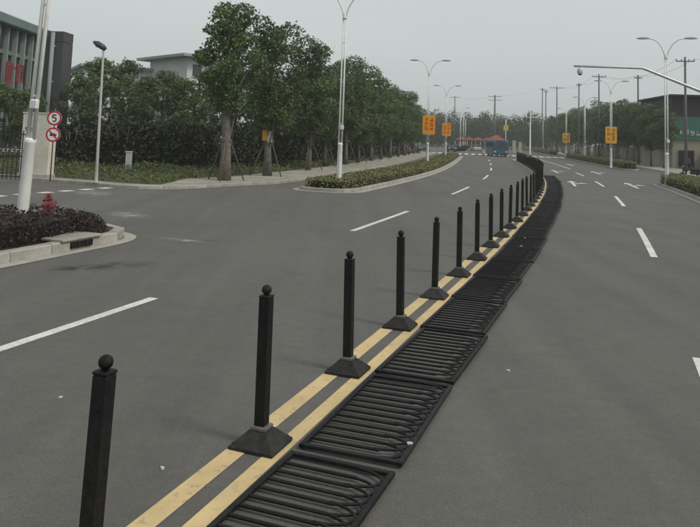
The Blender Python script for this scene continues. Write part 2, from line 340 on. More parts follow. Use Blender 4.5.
def kerb_run(path, inw, w_, h, parent, near=62, stone=1.0):
    """kerb stones along an open or closed path; inw(+1: to the left of travel). Far stones are joined into one mesh."""
    far = MB()
    for a, b in zip(path, path[1:]):
        d = (b-a); L = d.length
        if L < .05: continue
        rz = math.atan2(d.y, d.x); mid = (a+b)/2
        nn = Vector((-d.y, d.x)).normalized()*inw*w_/2
        x, y, z = (L-.014)/2, w_/2, h
        jit = random.uniform(-.006, .006); c = .025
        # cross-section with the outer top edge chamfered
        oy = -y*inw; iy = y*inw
        sec = [(oy, -.06), (oy, z-c), (oy+c*inw, z+jit), (iy, z+jit), (iy, -.06)]
        vs = [(sx, sy, sz) for sx in (-x, x) for sy, sz in sec]
        fs = [(0, 1, 6, 5), (1, 2, 7, 6), (2, 3, 8, 7), (3, 4, 9, 8), (4, 3, 2, 1, 0), (5, 6, 7, 8, 9)]
        if inw < 0: fs = [tuple(reversed(f)) for f in fs]
        loc = (mid.x+nn.x, mid.y+nn.y, 0)
        if mid.y < near and mid.y > 3: MB().add(vs, fs).obj('kerb_stone', M_CONC, parent, loc, rz)
        else:
            ca, sa = math.cos(rz), math.sin(rz); far.add([(loc[0]+vx*ca-vy*sa, loc[1]+vx*sa+vy*ca, vz) for vx, vy, vz in vs], fs)
    if far.v: tag(far.obj('kerb_run', M_CONC, parent), kind='stuff')
def island_poly(s0, s1, o0, o1, nose0=True, nose1=True, bl=1.6):
    """outline, counter-clockwise; o0 nearest the carriageway centre"""
    w_ = abs(o1-o0); mid = (o0+o1)/2; hw = (o1-o0)/2; pts = []
    def nose(s, sg):
        L = []
        for k in range(13):
            th = -math.pi/2+math.pi*k/12; ee = .75
            cx = abs(math.cos(th))**ee*bl; sy = math.copysign(abs(math.sin(th))**ee, math.sin(th))
            L.append(C(s+sg*(cx-bl), mid+hw*sy*sg*(1)).xy)
        return L
    n = max(2, int((s1-s0)/2))
    A = [C(s0+bl+(s1-s0-2*bl)*i/n, o0).xy for i in range(n+1)]; B = [C(s1-bl-(s1-s0-2*bl)*i/n, o1).xy for i in range(n+1)]
    N1 = nose(s1, 1); N0 = nose(s0, -1)
    P = A+N1[1:-1]+B+N0[1:-1]
    ar = sum(p.x*q.y-q.x*p.y for p, q in zip(P, P[1:]+P[:1]))
    return P if ar > 0 else list(reversed(P))
def fan(poly, z, z0):
    return MB().prism([tuple(p) for p in poly], z0, z)
def in_poly(x, y, P):
    r = np.zeros(len(x), bool); n = len(P)
    for i in range(n):
        a, b = P[i-1], P[i]; c = ((a[1] > y) != (b[1] > y)) & (x < (b[0]-a[0])*(y-a[1])/((b[1]-a[1]) if b[1] != a[1] else 1e-9)+a[0]); r ^= c
    return r
def island(name, poly, near, kh=.15, kw=.16, apron=0.0):
    soil = fan(loop_offset(poly, kw+.004), kh-.03, -.06).obj(name, M_SOIL); tag(soil, kind='structure')
    kerb_run(stones(poly), 1, kw, kh, soil, near); path = resample(poly, .3)
    if apron:
        inn = loop_offset(path, .002); outp = loop_offset(path, -apron); n = len(path)
        b = MB(); b.add([(p.x, p.y, .012) for p in inn]+[(p.x, p.y, .008) for p in outp], [(i, n+i, n+(i+1) % n, (i+1) % n) for i in range(n)]); b.obj('gutter_apron', M_APRON, soil)
    return soil
def hedge_points(poly, n, h, inset, z0, lump=.12, face=1.0):
    P = [tuple(p) for p in loop_offset(poly, inset)]; A = np.array(P); lo, hi = A.min(0), A.max(0); pts = []
    tot = 0
    while tot < n:
        x = RNG.uniform(lo[0], hi[0], n*3); y = RNG.uniform(lo[1], hi[1], n*3); k = in_poly(x, y, P); x, y = x[k], y[k]
        u = RNG.uniform(0, 1, len(x)); hh = h*(1+lump*(np.sin(x*2.1+y*1.3)+np.sin(y*2.9-x*1.7)+np.sin(x*6.3+1)*.5)/2)
        z = z0+hh*np.where(u < .62, RNG.uniform(.82, 1.02, len(x)), RNG.uniform(.05, .95, len(x)))
        pts.append(np.stack([x, y, z], 1)); tot += len(x)
    return np.concatenate(pts)[:n]
def hedge_sides(poly, n, h, inset, z0):
    P = resample([tuple(p) for p in loop_offset(poly, inset)], .1); A = np.array(P); k = RNG.integers(0, len(A), n)
    p = A[k]+RNG.normal(0, .06, (n, 2)); return np.concatenate([p, (z0+h*RNG.uniform(.0, 1.0, n))[:, None]], 1)

# left: near island with maroon hedge, far island with green hedge
pN = island_poly(-16, sY(14.1)+.15, 7.35, 11.0, bl=1.7)
isl_near = island('planted_island', pN, 40, .20, .2, .26)
pF = island_poly(sY(28.6), sY(108), 7.5, 10.2, bl=1.3)
isl_far = island('planted_island', pF, 58, .15, .18, .3)
# right: two hedged islands
pR1 = island_poly(sY(14), sY(49.5), -7.2, -9.4, bl=1.5); isl_r1 = island('planted_island', pR1, 58, .15, .16, .25)
pR2 = island_poly(sY(75), sY(125), -9.4, -11.3, bl=1.5); isl_r2 = island('planted_island', pR2, 30, .15, .16)
pR3 = island_poly(sY(150), sY(260), -9.4, -11.3, bl=1.5); island('planted_island', pR3, 30, .15, .16)
pL3 = island_poly(sY(150), sY(230), 7.5, 10.2, bl=1.5); island('planted_island', pL3, 30, .15, .16)

# left pavement and verge
edge = [Vector(p) for p in ((-60, 44), (-30, 36.6), (-18, 33.3), (-13, 31.4), (-11, 30.4), (-9.6, 29.6), (-8.4, 29.25), (-7.2, 29.7), (-6.1, 31.0), (-5.1, 32.8))]
s = sY(31.5)
while s < sY(124): edge.append(C(s, 12.15).xy); s += 2
pe = resample(edge, 1.0, False)
back = [C(s_, 15.6).xy for s_ in np.arange(sY(124), sY(30), -3)]
pl = [tuple(p) for p in loop_offset(edge, 0)]
def band(name, a, b, z, m, z0=-.06, kind='structure'):
    n = len(a); bb = MB(); vs = [(p.x, p.y, z) for p in a]+[(p.x, p.y, z) for p in b]
    bb.add(vs, [(i, i+1, n+i+1, n+i) for i in range(n-1)]); o = bb.obj(name, m)
    if o.data.polygons[0].normal.z < 0: o.data.flip_normals()
    return tag(o, kind=kind)
inner = []
for i, p in enumerate(pe):
    t = (pe[min(i+1, len(pe)-1)]-pe[max(i-1, 0)]).normalized(); inner.append(p+Vector((-t.y, t.x))*.16)
inner2 = []
for i, p in enumerate(pe):
    t = (pe[min(i+1, len(pe)-1)]-pe[max(i-1, 0)]).normalized()
    wdt = .9+min(1, max(0, (p.y-29.6)/3.5))*2.4 if p.x > -8 else .9; inner2.append(p+Vector((-t.y, t.x))*wdt)
pav = band('pavement', inner, inner2, .125, M_PAVE)
kerb_run(stones(edge, False), 1, .157, .135, pav, 60)
outer3 = [p+Vector((-260, 120)) for p in inner2]
verge = band('verge', inner2, outer3, .121, M_TURF)
# right pavement
redge = [C(s_, -13.2).xy for s_ in np.arange(sY(2), sY(330), 2)]
pr = resample(redge, 1.0, False)
rin = [p+Vector((math.cos(.25), -math.sin(.25)))*.16 for p in pr]; rin2 = [p+Vector((4.0, -1)) for p in pr]; rin3 = [p+Vector((220, -60)) for p in pr]
rp = band('pavement', rin, rin2, .125, M_PAVE); kerb_run(pr, -1, .157, .135, rp, 30)
band('verge', rin2, rin3, .121, M_TURF)
# far left bank beyond the crossing (closes the view under the trees)
# ------------------------------------------------------------------ fence posts, fallen and standing panels
PITCHM = 1.972
def post_proto():
    t = thing('fence_post', 'x', 'post', group='posts along the yellow lines')
    # flared square cast base
    prof = [(.188, 0.006), (.188, .030), (.165, .048), (.125, .085), (.088, .118), (.078, .128)]
    vs = []; fs = []
    for r, z in prof: vs += [(-r, -r*.95, z), (r, -r*.95, z), (r, r*.95, z), (-r, r*.95, z)]
    fs.append((3, 2, 1, 0)); k = len(prof)
    for l in range(k-1):
        for i in range(4): j = (i+1) % 4; fs.append((l*4+i, l*4+j, l*4+4+j, l*4+4+i))
    fs.append(tuple((k-1)*4+i for i in range(4)))
    b = MB().add(vs, fs).obj('base', M_BASE, t)
    for sx in (-1, 1):
        for sy in (-1, 1): MB().lathe([(.018, .0), (.018, .014), (.010, .020)], 6, (sx*.155, sy*.145, .036)).obj('bolt', M_BASE, b)
    MB().box((0, 0, .143), (.135, .135, .03), bev=.006).obj('collar', M_COLLAR, t)
    MB().box((0, 0, .158+.485), (.086, .086, .97), bev=.006).obj('shaft', M_BLACK, t)
    cap = MB().box((0, 0, 1.138), (.091, .091, .022), bev=.006).obj('cap', M_BLACK, t)
    MB().lathe([(.020, 1.149), (.021, 1.158), (.033, 1.167), (.040, 1.183), (.040, 1.197), (.033, 1.213), (.019, 1.224), (.004, 1.228)], 14).obj('ball_finial', M_BLACK, t)
    return t
post0 = post_proto()
NFALL = 27
posts = []
def place_post(o, s, label, lean=True):
    o.location = C(s); o.rotation_euler = (R(random.uniform(-1.2, 1.2)) if lean else 0, R(random.uniform(-1.2, 1.2)) if lean else 0, rzC(s)+R(random.uniform(-1.5, 1.5))); o['label'] = label
s_post = lambda i: (i-1)*PITCHM*.99
place_post(post0, s_post(0)-.08, 'black square fence post nearest the camera, its base below the picture edge')
post0.rotation_euler = (0, R(1.6), rzC(s_post(0))); post0.location += Vector((.035, 0, 0))
for i in range(1, 40):
    o = copy_tree(post0)
    lab = 'black square fence post with ball top, %s in the row counted from the camera' % ordw(i)
    place_post(o, s_post(i), lab)
# panel: local x across (0 = bottom rail by the posts, +x = top), y along the road
PW, PL = .83, 1.83
NB = 12
def arc_pts(y0, y1, x0, depth, n=7):
    return [(x0+depth*math.sin(math.pi*k/(n-1)), y0+(y1-y0)*(.5-.5*math.cos(math.pi*k/(n-1))), .024) for k in range(n)]
def panel_proto():
    t = thing('road_barrier', 'x', 'barrier', group='fence panels knocked flat on the road')
    MB().box((.02, 0, .022), (.04, PL, .036), bev=.006).obj('bottom_rail', M_BLACK, t)
    MB().box((PW-.02, 0, .022), (.04, PL, .036), bev=.006).obj('top_rail', M_BLACK, t)
    for sg in (-1, 1): MB().box((PW/2, sg*(PL/2-.022), .0235), (PW-.084, .044, .030), bev=.005).obj('end_stile', M_BLACK, t)
    pitch = (PL-.09)/(NB+1); ys = [-(PL-.09)/2+pitch*(k+1) for k in range(NB)]
    bar = MB().box(((PW-.27)/2+.043, 0, .022), (PW-.27, .030, .022), bev=.007).mesh('bar', M_BLACK)
    for y in ys: link('bar', bar, t, (0, y, 0))
    arc = MB().tube(arc_pts(-pitch, pitch, PW-.27, .222, 13), .010, 6).mesh('arch', M_BLACK)
    for k, y in enumerate(ys): link('arch', arc, t, (0, y, 0.003 if k % 2 else -.003))
    link('arch', MB().tube([(PW-.208, 0, .024), (PW-.12, .02, .024), (PW-.06, pitch*.8, .024)], .0085, 6).mesh('arch', M_BLACK), t, (0, -(PL-.09)/2+.012, 0))
    return t
pan0 = panel_proto()
def place_panel(o, i, mode):
    s = (s_post(i)+s_post(i+1))/2; rz = rzC(s)
    if mode == 'flat':
        o.location = C(s, -.275+random.uniform(-.035, .012))
        o.rotation_euler = (R(random.uniform(-.3, .3)), R(-random.uniform(.05, .5)), rz+R(random.uniform(-1.5, 1.5)))
        o.location.z = .006+max(0, abs(o.rotation_euler.x)*PL/2)
    elif mode == 'lean':
        o.location = C(s, -.06); o.location.z = .12; o.rotation_euler = (0, R(-66), rz)
    else:
        o.location = C(s, -.075); o.location.z = .16; o.rotation_euler = (0, R(-89), rz)
place_panel(pan0, 0, 'flat')
pan0['label'] = 'flattened black fence panel closest to the camera, at the bottom picture edge'
for i in range(1, 62):
    if i < 39: o = copy_tree(pan0)
    if i < NFALL:
        place_panel(o, i, 'flat')
        if i == 22: o.location += Vector((.12, .28, 0)); o.rotation_euler.z -= R(5)
        o['label'] = 'black barred fence panel lying flat right of the yellow lines, %s from the camera' % ordw(i)
    elif i < 39:
        place_panel(o, i, 'lean' if i < 28 else 'up'); o['group'] = 'fence panels still up at the bend'
        o['label'] = ('black fence panel tilted over at the road bend, %s along the fence' if i < 28 else 'upright black fence panel past the bend, %s along the fence') % ordw(i)
# farther fence: joined bars, panels still single things
fm = MB()
fm.box((.02, 0, .02), (.04, PL, .03)).box((PW-.02, 0, .02), (.04, PL, .03)).box((PW-.2, 0, .02), (.03, PL, .02))
for k in range(NB+2): fm.box((PW/2, -PL/2+.02+k*(PL-.04)/(NB+1), .02), (PW-.09, .03, .018))
fmesh = fm.mesh('far_fence_panel', M_BLACK)
fpost = MB().box((0, 0, .6), (.09, .09, 1.2)).box((0, 0, .05), (.34, .34, .1), bev=.04).mesh('far_fence_post', M_BLACK)
for i in range(39, 49):
    o = link('road_barrier', fmesh); place_panel(o, i, 'up'); tag(o, 'upright black fence panel near the far end of the fence, %s along it' % ordw(i % 39), 'barrier', 'fence panels still up at the bend')
    if i > 39:
        q = link('fence_post', fpost, None, C(s_post(i)), rzC(s_post(i))); tag(q, 'thin black post in the distant upright fence, %s before the crossing' % ordw(49-i), 'post', 'posts along the yellow lines')

# ------------------------------------------------------------------ street lamps
def lamp_proto():
    t = thing('street_lamp', 'x', 'street lamp', group='twin-armed street lamps')
    MB().lathe([(.19, 0), (.19, .03), (.135, .05), (.125, .3), (.114, 1.88), (.120, 1.89), (.120, 1.96), (.09, 2.0)], 18).obj('lower_column', M_LPOLE, t)
    for sg in (-1, 1): MB().tube([(sg*.075, 0, 1.93), (sg*.072, 0, 5), (sg*.068, 0, 8.0)], [.045, .042, .038], 10).obj('upper_tube', M_LPOLE, t)
    for z in (2.9, 4.9, 6.8): MB().box((0, 0, z), (.10, .05, .05), bev=.01).obj('spacer', M_LPOLE, t)
    MB().lathe([(.11, 7.95), (.115, 8.0), (.075, 8.15), (.06, 8.2)], 12).obj('head_collar', M_LPOLE, t)
    for sg in (-1, 1):
        pts = []
        for k in range(11):
            u = k/10; pts.append((sg*(.05+(1.12 if sg > 0 else 1.0)*u**1.5), 0, 8.0+1.12*math.sin(min(1, u*1.12)*math.pi/2)+.12*u))
        a = MB().tube(pts, [.045-.015*k/10 for k in range(11)], 8).obj('arm', M_LPOLE, t)
        e = Vector(pts[-1]); h = MB()
        sec = [(0, .05, .05), (.12, .10, .075), (.40, .14, .085), (.68, .11, .055), (.78, .05, .02)]
        vs = []
        for l, wy, hz in sec:
            x = e.x+sg*(l-.08); zc = e.z+.015*l
            vs += [(x, -wy, zc-.02), (x, wy, zc-.02), (x, wy*.7, zc+hz), (x, -wy*.7, zc+hz)]
        fs = [(3, 2, 1, 0), (16, 17, 18, 19)]
        for l in range(4):
            for i in range(4): j = (i+1) % 4; fs.append((l*4+i, l*4+j, l*4+4+j, l*4+4+i))
        if sg < 0: fs = [tuple(reversed(f)) for f in fs]
        hd = h.add(vs, fs).obj('lamp_head', M_LHEAD, t)
        MB().box((e.x+sg*.33, 0, e.z-.022), (.42, .18, .02), bev=.005).obj('lens', M_LENS, hd)
    return t
lamp0 = lamp_proto()
def lamp(first, p, rz, label):
    o = lamp0 if first else copy_tree(lamp0); o.location = p; o.rotation_euler = (0, 0, rz); o['label'] = label; return o
lp = {}
pos = Vector((-6.86, 15.45, .15)); lp['n'] = lamp(True, pos, rzC(5), 'tall white street lamp rising from the maroon hedge at the left'); lp['n'].rotation_euler = (0, R(2.3), rzC(5))
MB().box((.085, -.09, 2.72), (.16, .10, .22), bev=.03).obj('junction_box', M_LPOLE, lp['n'])
lp['l1'] = lamp(False, Vector((-.33, 34.2, .11)), rzC(sY(32)), 'white twin-armed street lamp at the near end of the green hedged island')
lp['l2'] = lamp(False, Vector((7.05, 63.0, .11)), rzC(sY(60)), 'white street lamp carrying the larger orange board on the hedged island')
lp['l3'] = lamp(False, Vector((12.6, 92.0, .11)), rzC(sY(90)), 'white street lamp carrying the second orange board on the hedged island')
lp['r1'] = lamp(False, Vector((20.1, 45.2, .11)), rzC(sY(45)), 'white twin-armed street lamp behind the nearest hedge at the right')
lp['r2'] = lamp(False, Vector((28.2, 76.8, .11)), rzC(sY(77)), 'white street lamp with a yellow board at the hedge end, right roadside')
lp['r3'] = lamp(False, C(sY(107), -10.3)+Vector((0, 0, .11)), rzC(sY(107)), 'white street lamp without board between the two yellow boards at right')
lp['r4'] = lamp(False, C(sY(140), -11.6)+Vector((0, 0, .0)), rzC(sY(140)), 'white street lamp with the farther yellow board, right roadside')
for k, yy in enumerate((152, 182, 212)):
    lamp(False, C(sY(yy), 8.8)+Vector((0, 0, .11)), rzC(sY(yy)), 'distant white street lamp beyond the crossing, left side, %s one back' % ordw(k))
lamp(False, C(sY(200), -12.5), rzC(sY(200)), 'distant white street lamp beyond the crossing on the right side')

# boards on the lamps
def board(p, rz, w_, h_, zb, face, marks, label, seed):
    t = thing('lamp_board', label, 'sign', (p.x, p.y, p.z+zb), rz, 'boards hung on street lamps'); rr = random.Random(seed)
    b = MB()
    MB().box((0, -.155, h_/2), (w_, .07, h_), bev=.02).obj('panel', mat(*face), t)
    MB().box((0, -.155, h_+.02), (w_*.9, .05, .04)).obj('frame_bar', M_GALV, t); MB().box((0, -.155, -.02), (w_*.9, .05, .04)).obj('frame_bar', M_GALV, t)
    for z in (.25*h_, .78*h_): MB().box((0, -.06, z), (.24, .12, .06)).obj('clamp', M_GALV, t)
    # rows of brush-like characters
    for r_ in range(3):
        for c_ in range(2):
            k = MB(); cx = (c_-.5)*w_*.44; cz = h_*(.80-.27*r_); q = w_*.17
            for n_ in range(rr.randint(4, 6)):
                if rr.random() < .55: k.box((cx+rr.uniform(-.1, .1)*q, -.194, cz+rr.uniform(-1, 1)*q), (q*rr.uniform(1.1, 2), .006, q*.24))
                else: k.box((cx+rr.uniform(-.8, .8)*q, -.1955, cz+rr.uniform(-.2, .2)*q), (q*.24, .006, q*rr.uniform(1.1, 2)))
            k.obj('character', mat(*marks), t)
    return t
OR = ('orange_board', (0.88, .36, .012), .5, .08, 3); YE = ('amber_board', (0.78, .38, .02), .5, .08, 3)
RM = ('red_print', (0.62, .07, .015), .5, .1, 3); BM = ('brown_print', (0.28, .11, .02), .5, .1, 3)
def cam_rz(p): return math.atan2(p.y, p.x)-math.pi/2
board(lp['l2'].location+Vector((.08, 0, 0)), rzC(sY(64))+.0, 1.08, 1.62, 2.75, OR, RM, 'orange board with red characters on the nearer island lamp', 1)
board(lp['l3'].location+Vector((.08, 0, 0)), rzC(sY(92)), 1.10, 1.55, 2.85, OR, RM, 'smaller looking orange board with red characters on the next island lamp', 2)
board(lp['r2'].location+Vector((-.02, 0, 0)), rzC(sY(77)), 1.15, 1.7, 2.6, YE, BM, 'amber yellow board on the right lamp beside the hedge end', 3)
board(lp['r4'].location, rzC(sY(137)), 1.35, 1.75, 2.75, YE, BM, 'amber yellow board on the farther lamp at right', 4)

# path lamp by the verge
def path_lamp():
    p = ground(96, 183, .12); t = thing('path_lamp', 'slim single-headed lamp post standing at the verge corner', 'lamp', p)
    MB().lathe([(.11, 0), (.11, .03), (.075, .06), (.065, .5), (.042, 5.65)], 12).obj('column', mat('dull_grey_column', (.34, .36, .33), .6, .1, 2), t)
    h = MB().tube([(.10, .0, 5.60), (-.02, -.02, 5.68), (-.25, -.05, 5.82), (-.42, -.07, 5.9)], [.07, .13, .13, .05], 10).obj('lamp_head', mat('dark_lamp_head', (.05, .055, .065), .4, .1, 4), t)
    MB().box((-.2, -.04, 5.685), (.26, .12, .015), bev=.004).obj('lens', M_LENS, h); t.rotation_euler = (0, R(-.8), 0)
path_lamp()

# ------------------------------------------------------------------ trees
def crown_pts(lobes, n):
    vol = np.array([l[3]*l[4]*l[5] for l in lobes])**.67; cnt = (n*vol/vol.sum()).astype(int)+1; L = []
    for (x, y, z, a, b, c_), k in zip(lobes, cnt):
        d = RNG.normal(size=(k, 3)); d /= np.linalg.norm(d, axis=1)[:, None]; r = RNG.uniform(.45, 1.0, k)**.5
        r *= 1+.22*np.sin(d[:, 0]*7+x*3)*np.sin(d[:, 2]*6+z)+RNG.normal(0, .06, k)
        L.append(np.array([x, y, z])+d*r[:, None]*np.array([a, b, c_]))
    return np.concatenate(L)
def tree_meshes(h, seed, nleaf=5200, crown_w=1.6, low=.30, leaf=.15, m=None, trunk_r=.22, nl=26, q0=.30, top=.7):
    rr = random.Random(seed); tb = MB(); pts = []
    for k in range(8):
        u = k/7; pts.append((.10*math.sin(u*5+seed)-.10*math.sin(seed), .09*math.cos(u*4+seed*2)-.09*math.cos(seed*2), u*h*.88))
    tb.tube(pts, [trunk_r*(1.22 if k == 0 else 1)*(1-.84*k/7) for k in range(8)], 9)
    lobes = []
    for k in range(nl):
        u = low+(1-low)*((k+.5)/nl); v = (u-low)/(1-low); prof = min(1, .35+1.5*v)*(1-max(0, v-.55)/.45*top)
        th = k*2.4+rr.uniform(-.7, .7); rad = crown_w*prof*rr.uniform(.25, .92); i = min(6, int(u*.98*7)); base = Vector(pts[max(1, i-1)]); ct = Vector(pts[i])
        cx, cy, cz = ct.x+rad*math.cos(th), ct.y+rad*math.sin(th), u*h-.03*h+rr.uniform(-.2, .2)
        q = crown_w*rr.uniform(q0*.75, q0*1.5)
        lobes.append((cx, cy, cz, q, q*rr.uniform(.8, 1.2), q*rr.uniform(.6, .95)))
        mid = base.lerp(Vector((cx, cy, cz)), .5)+Vector((0, 0, .18))
        tb.tube([base, mid, (cx, cy, cz)], [trunk_r*.30*(1-.5*u), trunk_r*.17, trunk_r*.05], 5)
    P = crown_pts(lobes, nleaf)
    ne = nleaf//7; ext = P[RNG.integers(0, len(P), ne)]+RNG.normal(0, .13, (ne, 3)); P = np.concatenate([P, ext])
    return tb.mesh('trunk', M_BARK), leaf_mesh('crown', P, leaf, m or M_LEAF[0], up=.7)
TV = [tree_meshes(8.4, 1, 11500, 1.55, .42, .15, M_LEAF[0], .29, 28, .32, .35), tree_meshes(8.6, 2, 12500, 1.95, .34, .15, M_LEAF[1], .22, 36, .29, .45), tree_meshes(8.3, 3, 12000, 2.0, .34, .155, M_LEAF[0], .14, 36, .28, .45),
      tree_meshes(7.6, 4, 10500, 2.1, .32, .155, M_LEAF[1], .115, 34, .28, .5), tree_meshes(7.4, 5, 5600, 2.0, .30, .17, M_LEAF[2], .12, 24, .22, .75), tree_meshes(7.0, 6, 6400, 2.2, .26, .17, M_LEAF[1], .12, 26, .22, .7),
      tree_meshes(6.6, 7, 7500, 2.1, .40, .19, M_LEAF[2], .13, 24, .30, .6), tree_meshes(7.2, 8, 7800, 2.3, .38, .19, M_LEAF[1], .14, 26, .28, .6)]
stake_me = {}
def tree(p, v, scale, rz, label, group, stakes=0, name='tree'):
    t = thing(name, label, 'tree', p, 0, group)
    a = link('trunk', TV[v][0], t, (0, 0, 0), rz); b = link('crown', TV[v][1], t, (0, 0, 0), rz); a.scale = b.scale = scale
    for k in range(stakes):
        th = 2*math.pi*k/stakes+.5+v
        MB().tube([(1.0*math.cos(th), 1.0*math.sin(th), -.02), (.16*math.cos(th), .16*math.sin(th), 2.0)], .032, 6).obj('stake', M_STAKE, t)
    if stakes: MB().lathe([(.27, 1.80), (.28, 1.84), (.28, 1.92), (.27, 1.96)], 8).obj('tie', M_STAKE, t)
    return t
row = [(-5.8, 34.46), (-4.31, 39.48), (-2.5, 47.37), (-1.59, 54.04), (-.03, 59.01), (1.03, 64.23), (2.4, 70.57), (3.64, 76.25), (4.98, 82.78), (6.4, 89.5), (7.7, 96.5), (9.0, 104), (10.4, 112), (11.8, 120)]
rlab = {0: 'leftmost tall pavement tree with a thick trunk and narrow crown', 1: 'pavement tree with the yellow board on its trunk'}
for i, (x, y) in enumerate(row):
    v = [0, 1, 2, 3, 2, 3, 2, 3, 2, 3, 2, 3, 2, 3][i]; sc = [1.03, 1.0, 1.02, 1.0, 1.05, .96, 1.0, .95, 1.0, .93, 1.0, .9, .95, .9][i]; wd = [.95, 1.05, 1.1, 1.15, 1.15, 1.15, 1.2, 1.2, 1.2, 1.25, 1.25, 1.2, 1.2, 1.2][i]
    tree((x, y, .12), v, (sc*wd, sc*wd, sc), i*1.7+.4, rlab.get(i, '%s pavement tree from the left, propped with stakes, beside the side lane' % ordw(i)), 'street trees on the left pavement', 3 if i < 8 else 0, 'street_tree')
# trees behind the verge at left: (photo column, depth, variant, height factor)
bk = [(74, 50, 4, .80), (90, 60, 5, 1.16), (108, 51, 4, .78), (122, 60, 4, 1.10), (143, 51, 5, .86), (160, 57, 4, .96), (180, 51, 5, .86), (202, 57, 5, 1.04), (236, 60, 5, 1.1), (255, 57, 4, 1.05), (284, 64, 5, 1.1), (300, 72, 4, 1.1), (322, 80, 5, 1.15), (338, 88, 4, 1.2), (352, 96, 5, 1.2), (368, 106, 5, 1.2), (384, 118, 4, 1.2), (24, 46, 5, .66), (4, 44, 4, .62), (-14, 43, 5, .7), (44, 56, 4, .55)]
for i, (px, Y, v, sc) in enumerate(bk):
    p = at(px, 150, Y); tree((p.x, p.y, .1), v, (sc*1.12, sc*1.12, sc), i*2.1, ('bushy dark tree behind the verge, %s from the building end' % ordw(i)) if i < 17 else 'low dark tree in front of the columned building, %s from the gate' % ordw(i-17), 'trees behind the verge', 0, 'background_tree')
# right-hand trees along the pavement
rrow = [(84, 6, 1.0), (90, 7, 1.0), (97, 6, 1.12), (104, 7, 1.1), (111, 6, 1.2), (118, 7, 1.15), (125, 6, 1.25), (132, 7, 1.2), (140, 6, 1.3), (149, 7, 1.25), (158, 6, 1.35), (168, 7, 1.3), (179, 6, 1.45), (191, 7, 1.35), (204, 6, 1.5)]
for i, (Y, v, sc) in enumerate(rrow):
    p = C(sY(Y), -15.6); tree((p.x, p.y, .1), v, (sc*1.05, sc*1.05, sc), i*1.3, '%s tree of the dense right roadside row, counted from the right' % ordw(i), 'trees on the right roadside', 0, 'roadside_tree')
for i, (Y, v, sc) in enumerate([(100, 7, 1.15), (112, 6, 1.35), (124, 7, 1.35), (140, 7, 1.45), (156, 6, 1.5), (174, 7, 1.5)]):
    p = C(sY(Y), -18.2); tree((p.x, p.y, .1), v, (sc*1.05, sc*1.05, sc), i*1.9, 'taller tree rising behind the right roadside row, %s from the right' % ordw(i), 'trees on the right roadside', 0, 'roadside_tree')
p = at(668, 150, 104); tree((p.x, p.y, .1), 6, (1.35, 1.35, 1.35), 2.2, 'tree showing above the wall just left of the green-signed building', 'trees on the right roadside', 0, 'roadside_tree')
# far wood reads as one mass
Pw = []
for k in range(150):
    if k < 85: X = RNG.uniform(4, 78); Y = RNG.uniform(235, 300)
    elif k < 110: X = RNG.uniform(-20, 34); Y = RNG.uniform(170, 260) if False else RNG.uniform(240, 280)
    else: X = RNG.uniform(64, 130); Y = RNG.uniform(180, 240)
    h = RNG.uniform(8, 13); r = RNG.uniform(3, 4.6); n = 1500
    d = RNG.normal(size=(n, 3)); d /= np.linalg.norm(d, axis=1)[:, None]; d *= RNG.uniform(.6, 1.05, n)[:, None]
    d[:, 2] = np.sign(d[:, 2])*np.abs(d[:, 2])**1.0
    Pw.append(np.array([X, Y, h*.54])+d*np.array([r, r, h*.5]))
wood = link('distant_wood', leaf_mesh('distant_wood', np.concatenate(Pw), .5, M_FARLEAF, up=.5)); tag(wood, 'hazy green belt of trees closing the road at the horizon', 'wood', kind='stuff')

# ------------------------------------------------------------------ hedges, verge plants
def hedge(name, poly, n, h, inset, z0, leaf, m, label, ns=None):
    P = np.concatenate([hedge_points(poly, n, h, inset, z0), hedge_sides(poly, ns or n//3, h, inset, z0)])
    t = thing(name, label, 'hedge', (*np.array([tuple(p) for p in poly]).mean(0), z0))
    o = link('foliage', leaf_mesh('foliage', P-np.array(t.location), leaf, m, up=.8), t)
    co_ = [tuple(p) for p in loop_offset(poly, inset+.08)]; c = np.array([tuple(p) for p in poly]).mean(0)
    MB().prism([(x-c[0], y-c[1]) for x, y in co_], -.02, h*.72).obj('hedge_core', mat('dark_core', (.012, .013, .008), .95, .3, 4) if m is not M_PURPLE else mat('dark_maroon_core', (.012, .008, .008), .95, .3, 4), t)  # solid near-black core block inside the leaf shell
    return t
pNh = island_poly(-9, sY(14.1)-1.3, 7.72, 10.7, bl=1.2)
hedge('hedge', pNh, 16000, .50, .02, .17, .075, M_PURPLE, 'low maroon hedge round the foot of the near left lamp')
pFh = island_poly(sY(28.6)+.35, sY(107), 7.95, 9.95, bl=1.1)
hedge('hedge', pFh, 30000, .38, .02, .12, .12, M_HEDGE, 'long low green hedge on the left island with the orange boards', 9000)
pRh = island_poly(sY(14.5), sY(49.2), -7.45, -9.2, bl=1.2)
hedge('hedge', pRh, 15000, .62, .02, .12, .10, M_HEDGE, 'clipped green hedge with rounded end at the right picture edge', 6000)
pRh2 = island_poly(sY(75.4), sY(124.5), -9.6, -11.1, bl=1.2)
hedge('hedge', pRh2, 11000, .75, .02, .12, .16, M_HEDGE, 'long dark green hedge under the yellow boards at right', 4000)
pRh3 = island_poly(sY(150.4), sY(259), -9.6, -11.1, bl=1.2)
hedge('hedge', pRh3, 6000, .8, .02, .12, .3, M_HEDGE, 'distant hedge beyond the crossing on the right roadside', 3000)
pLh3 = island_poly(sY(150.4), sY(229), 7.7, 10.0, bl=1.2)
hedge('hedge', pLh3, 6000, .9, .02, .12, .3, M_DARKBUSH, 'distant dark hedge beyond the crossing on the left roadside', 3000)
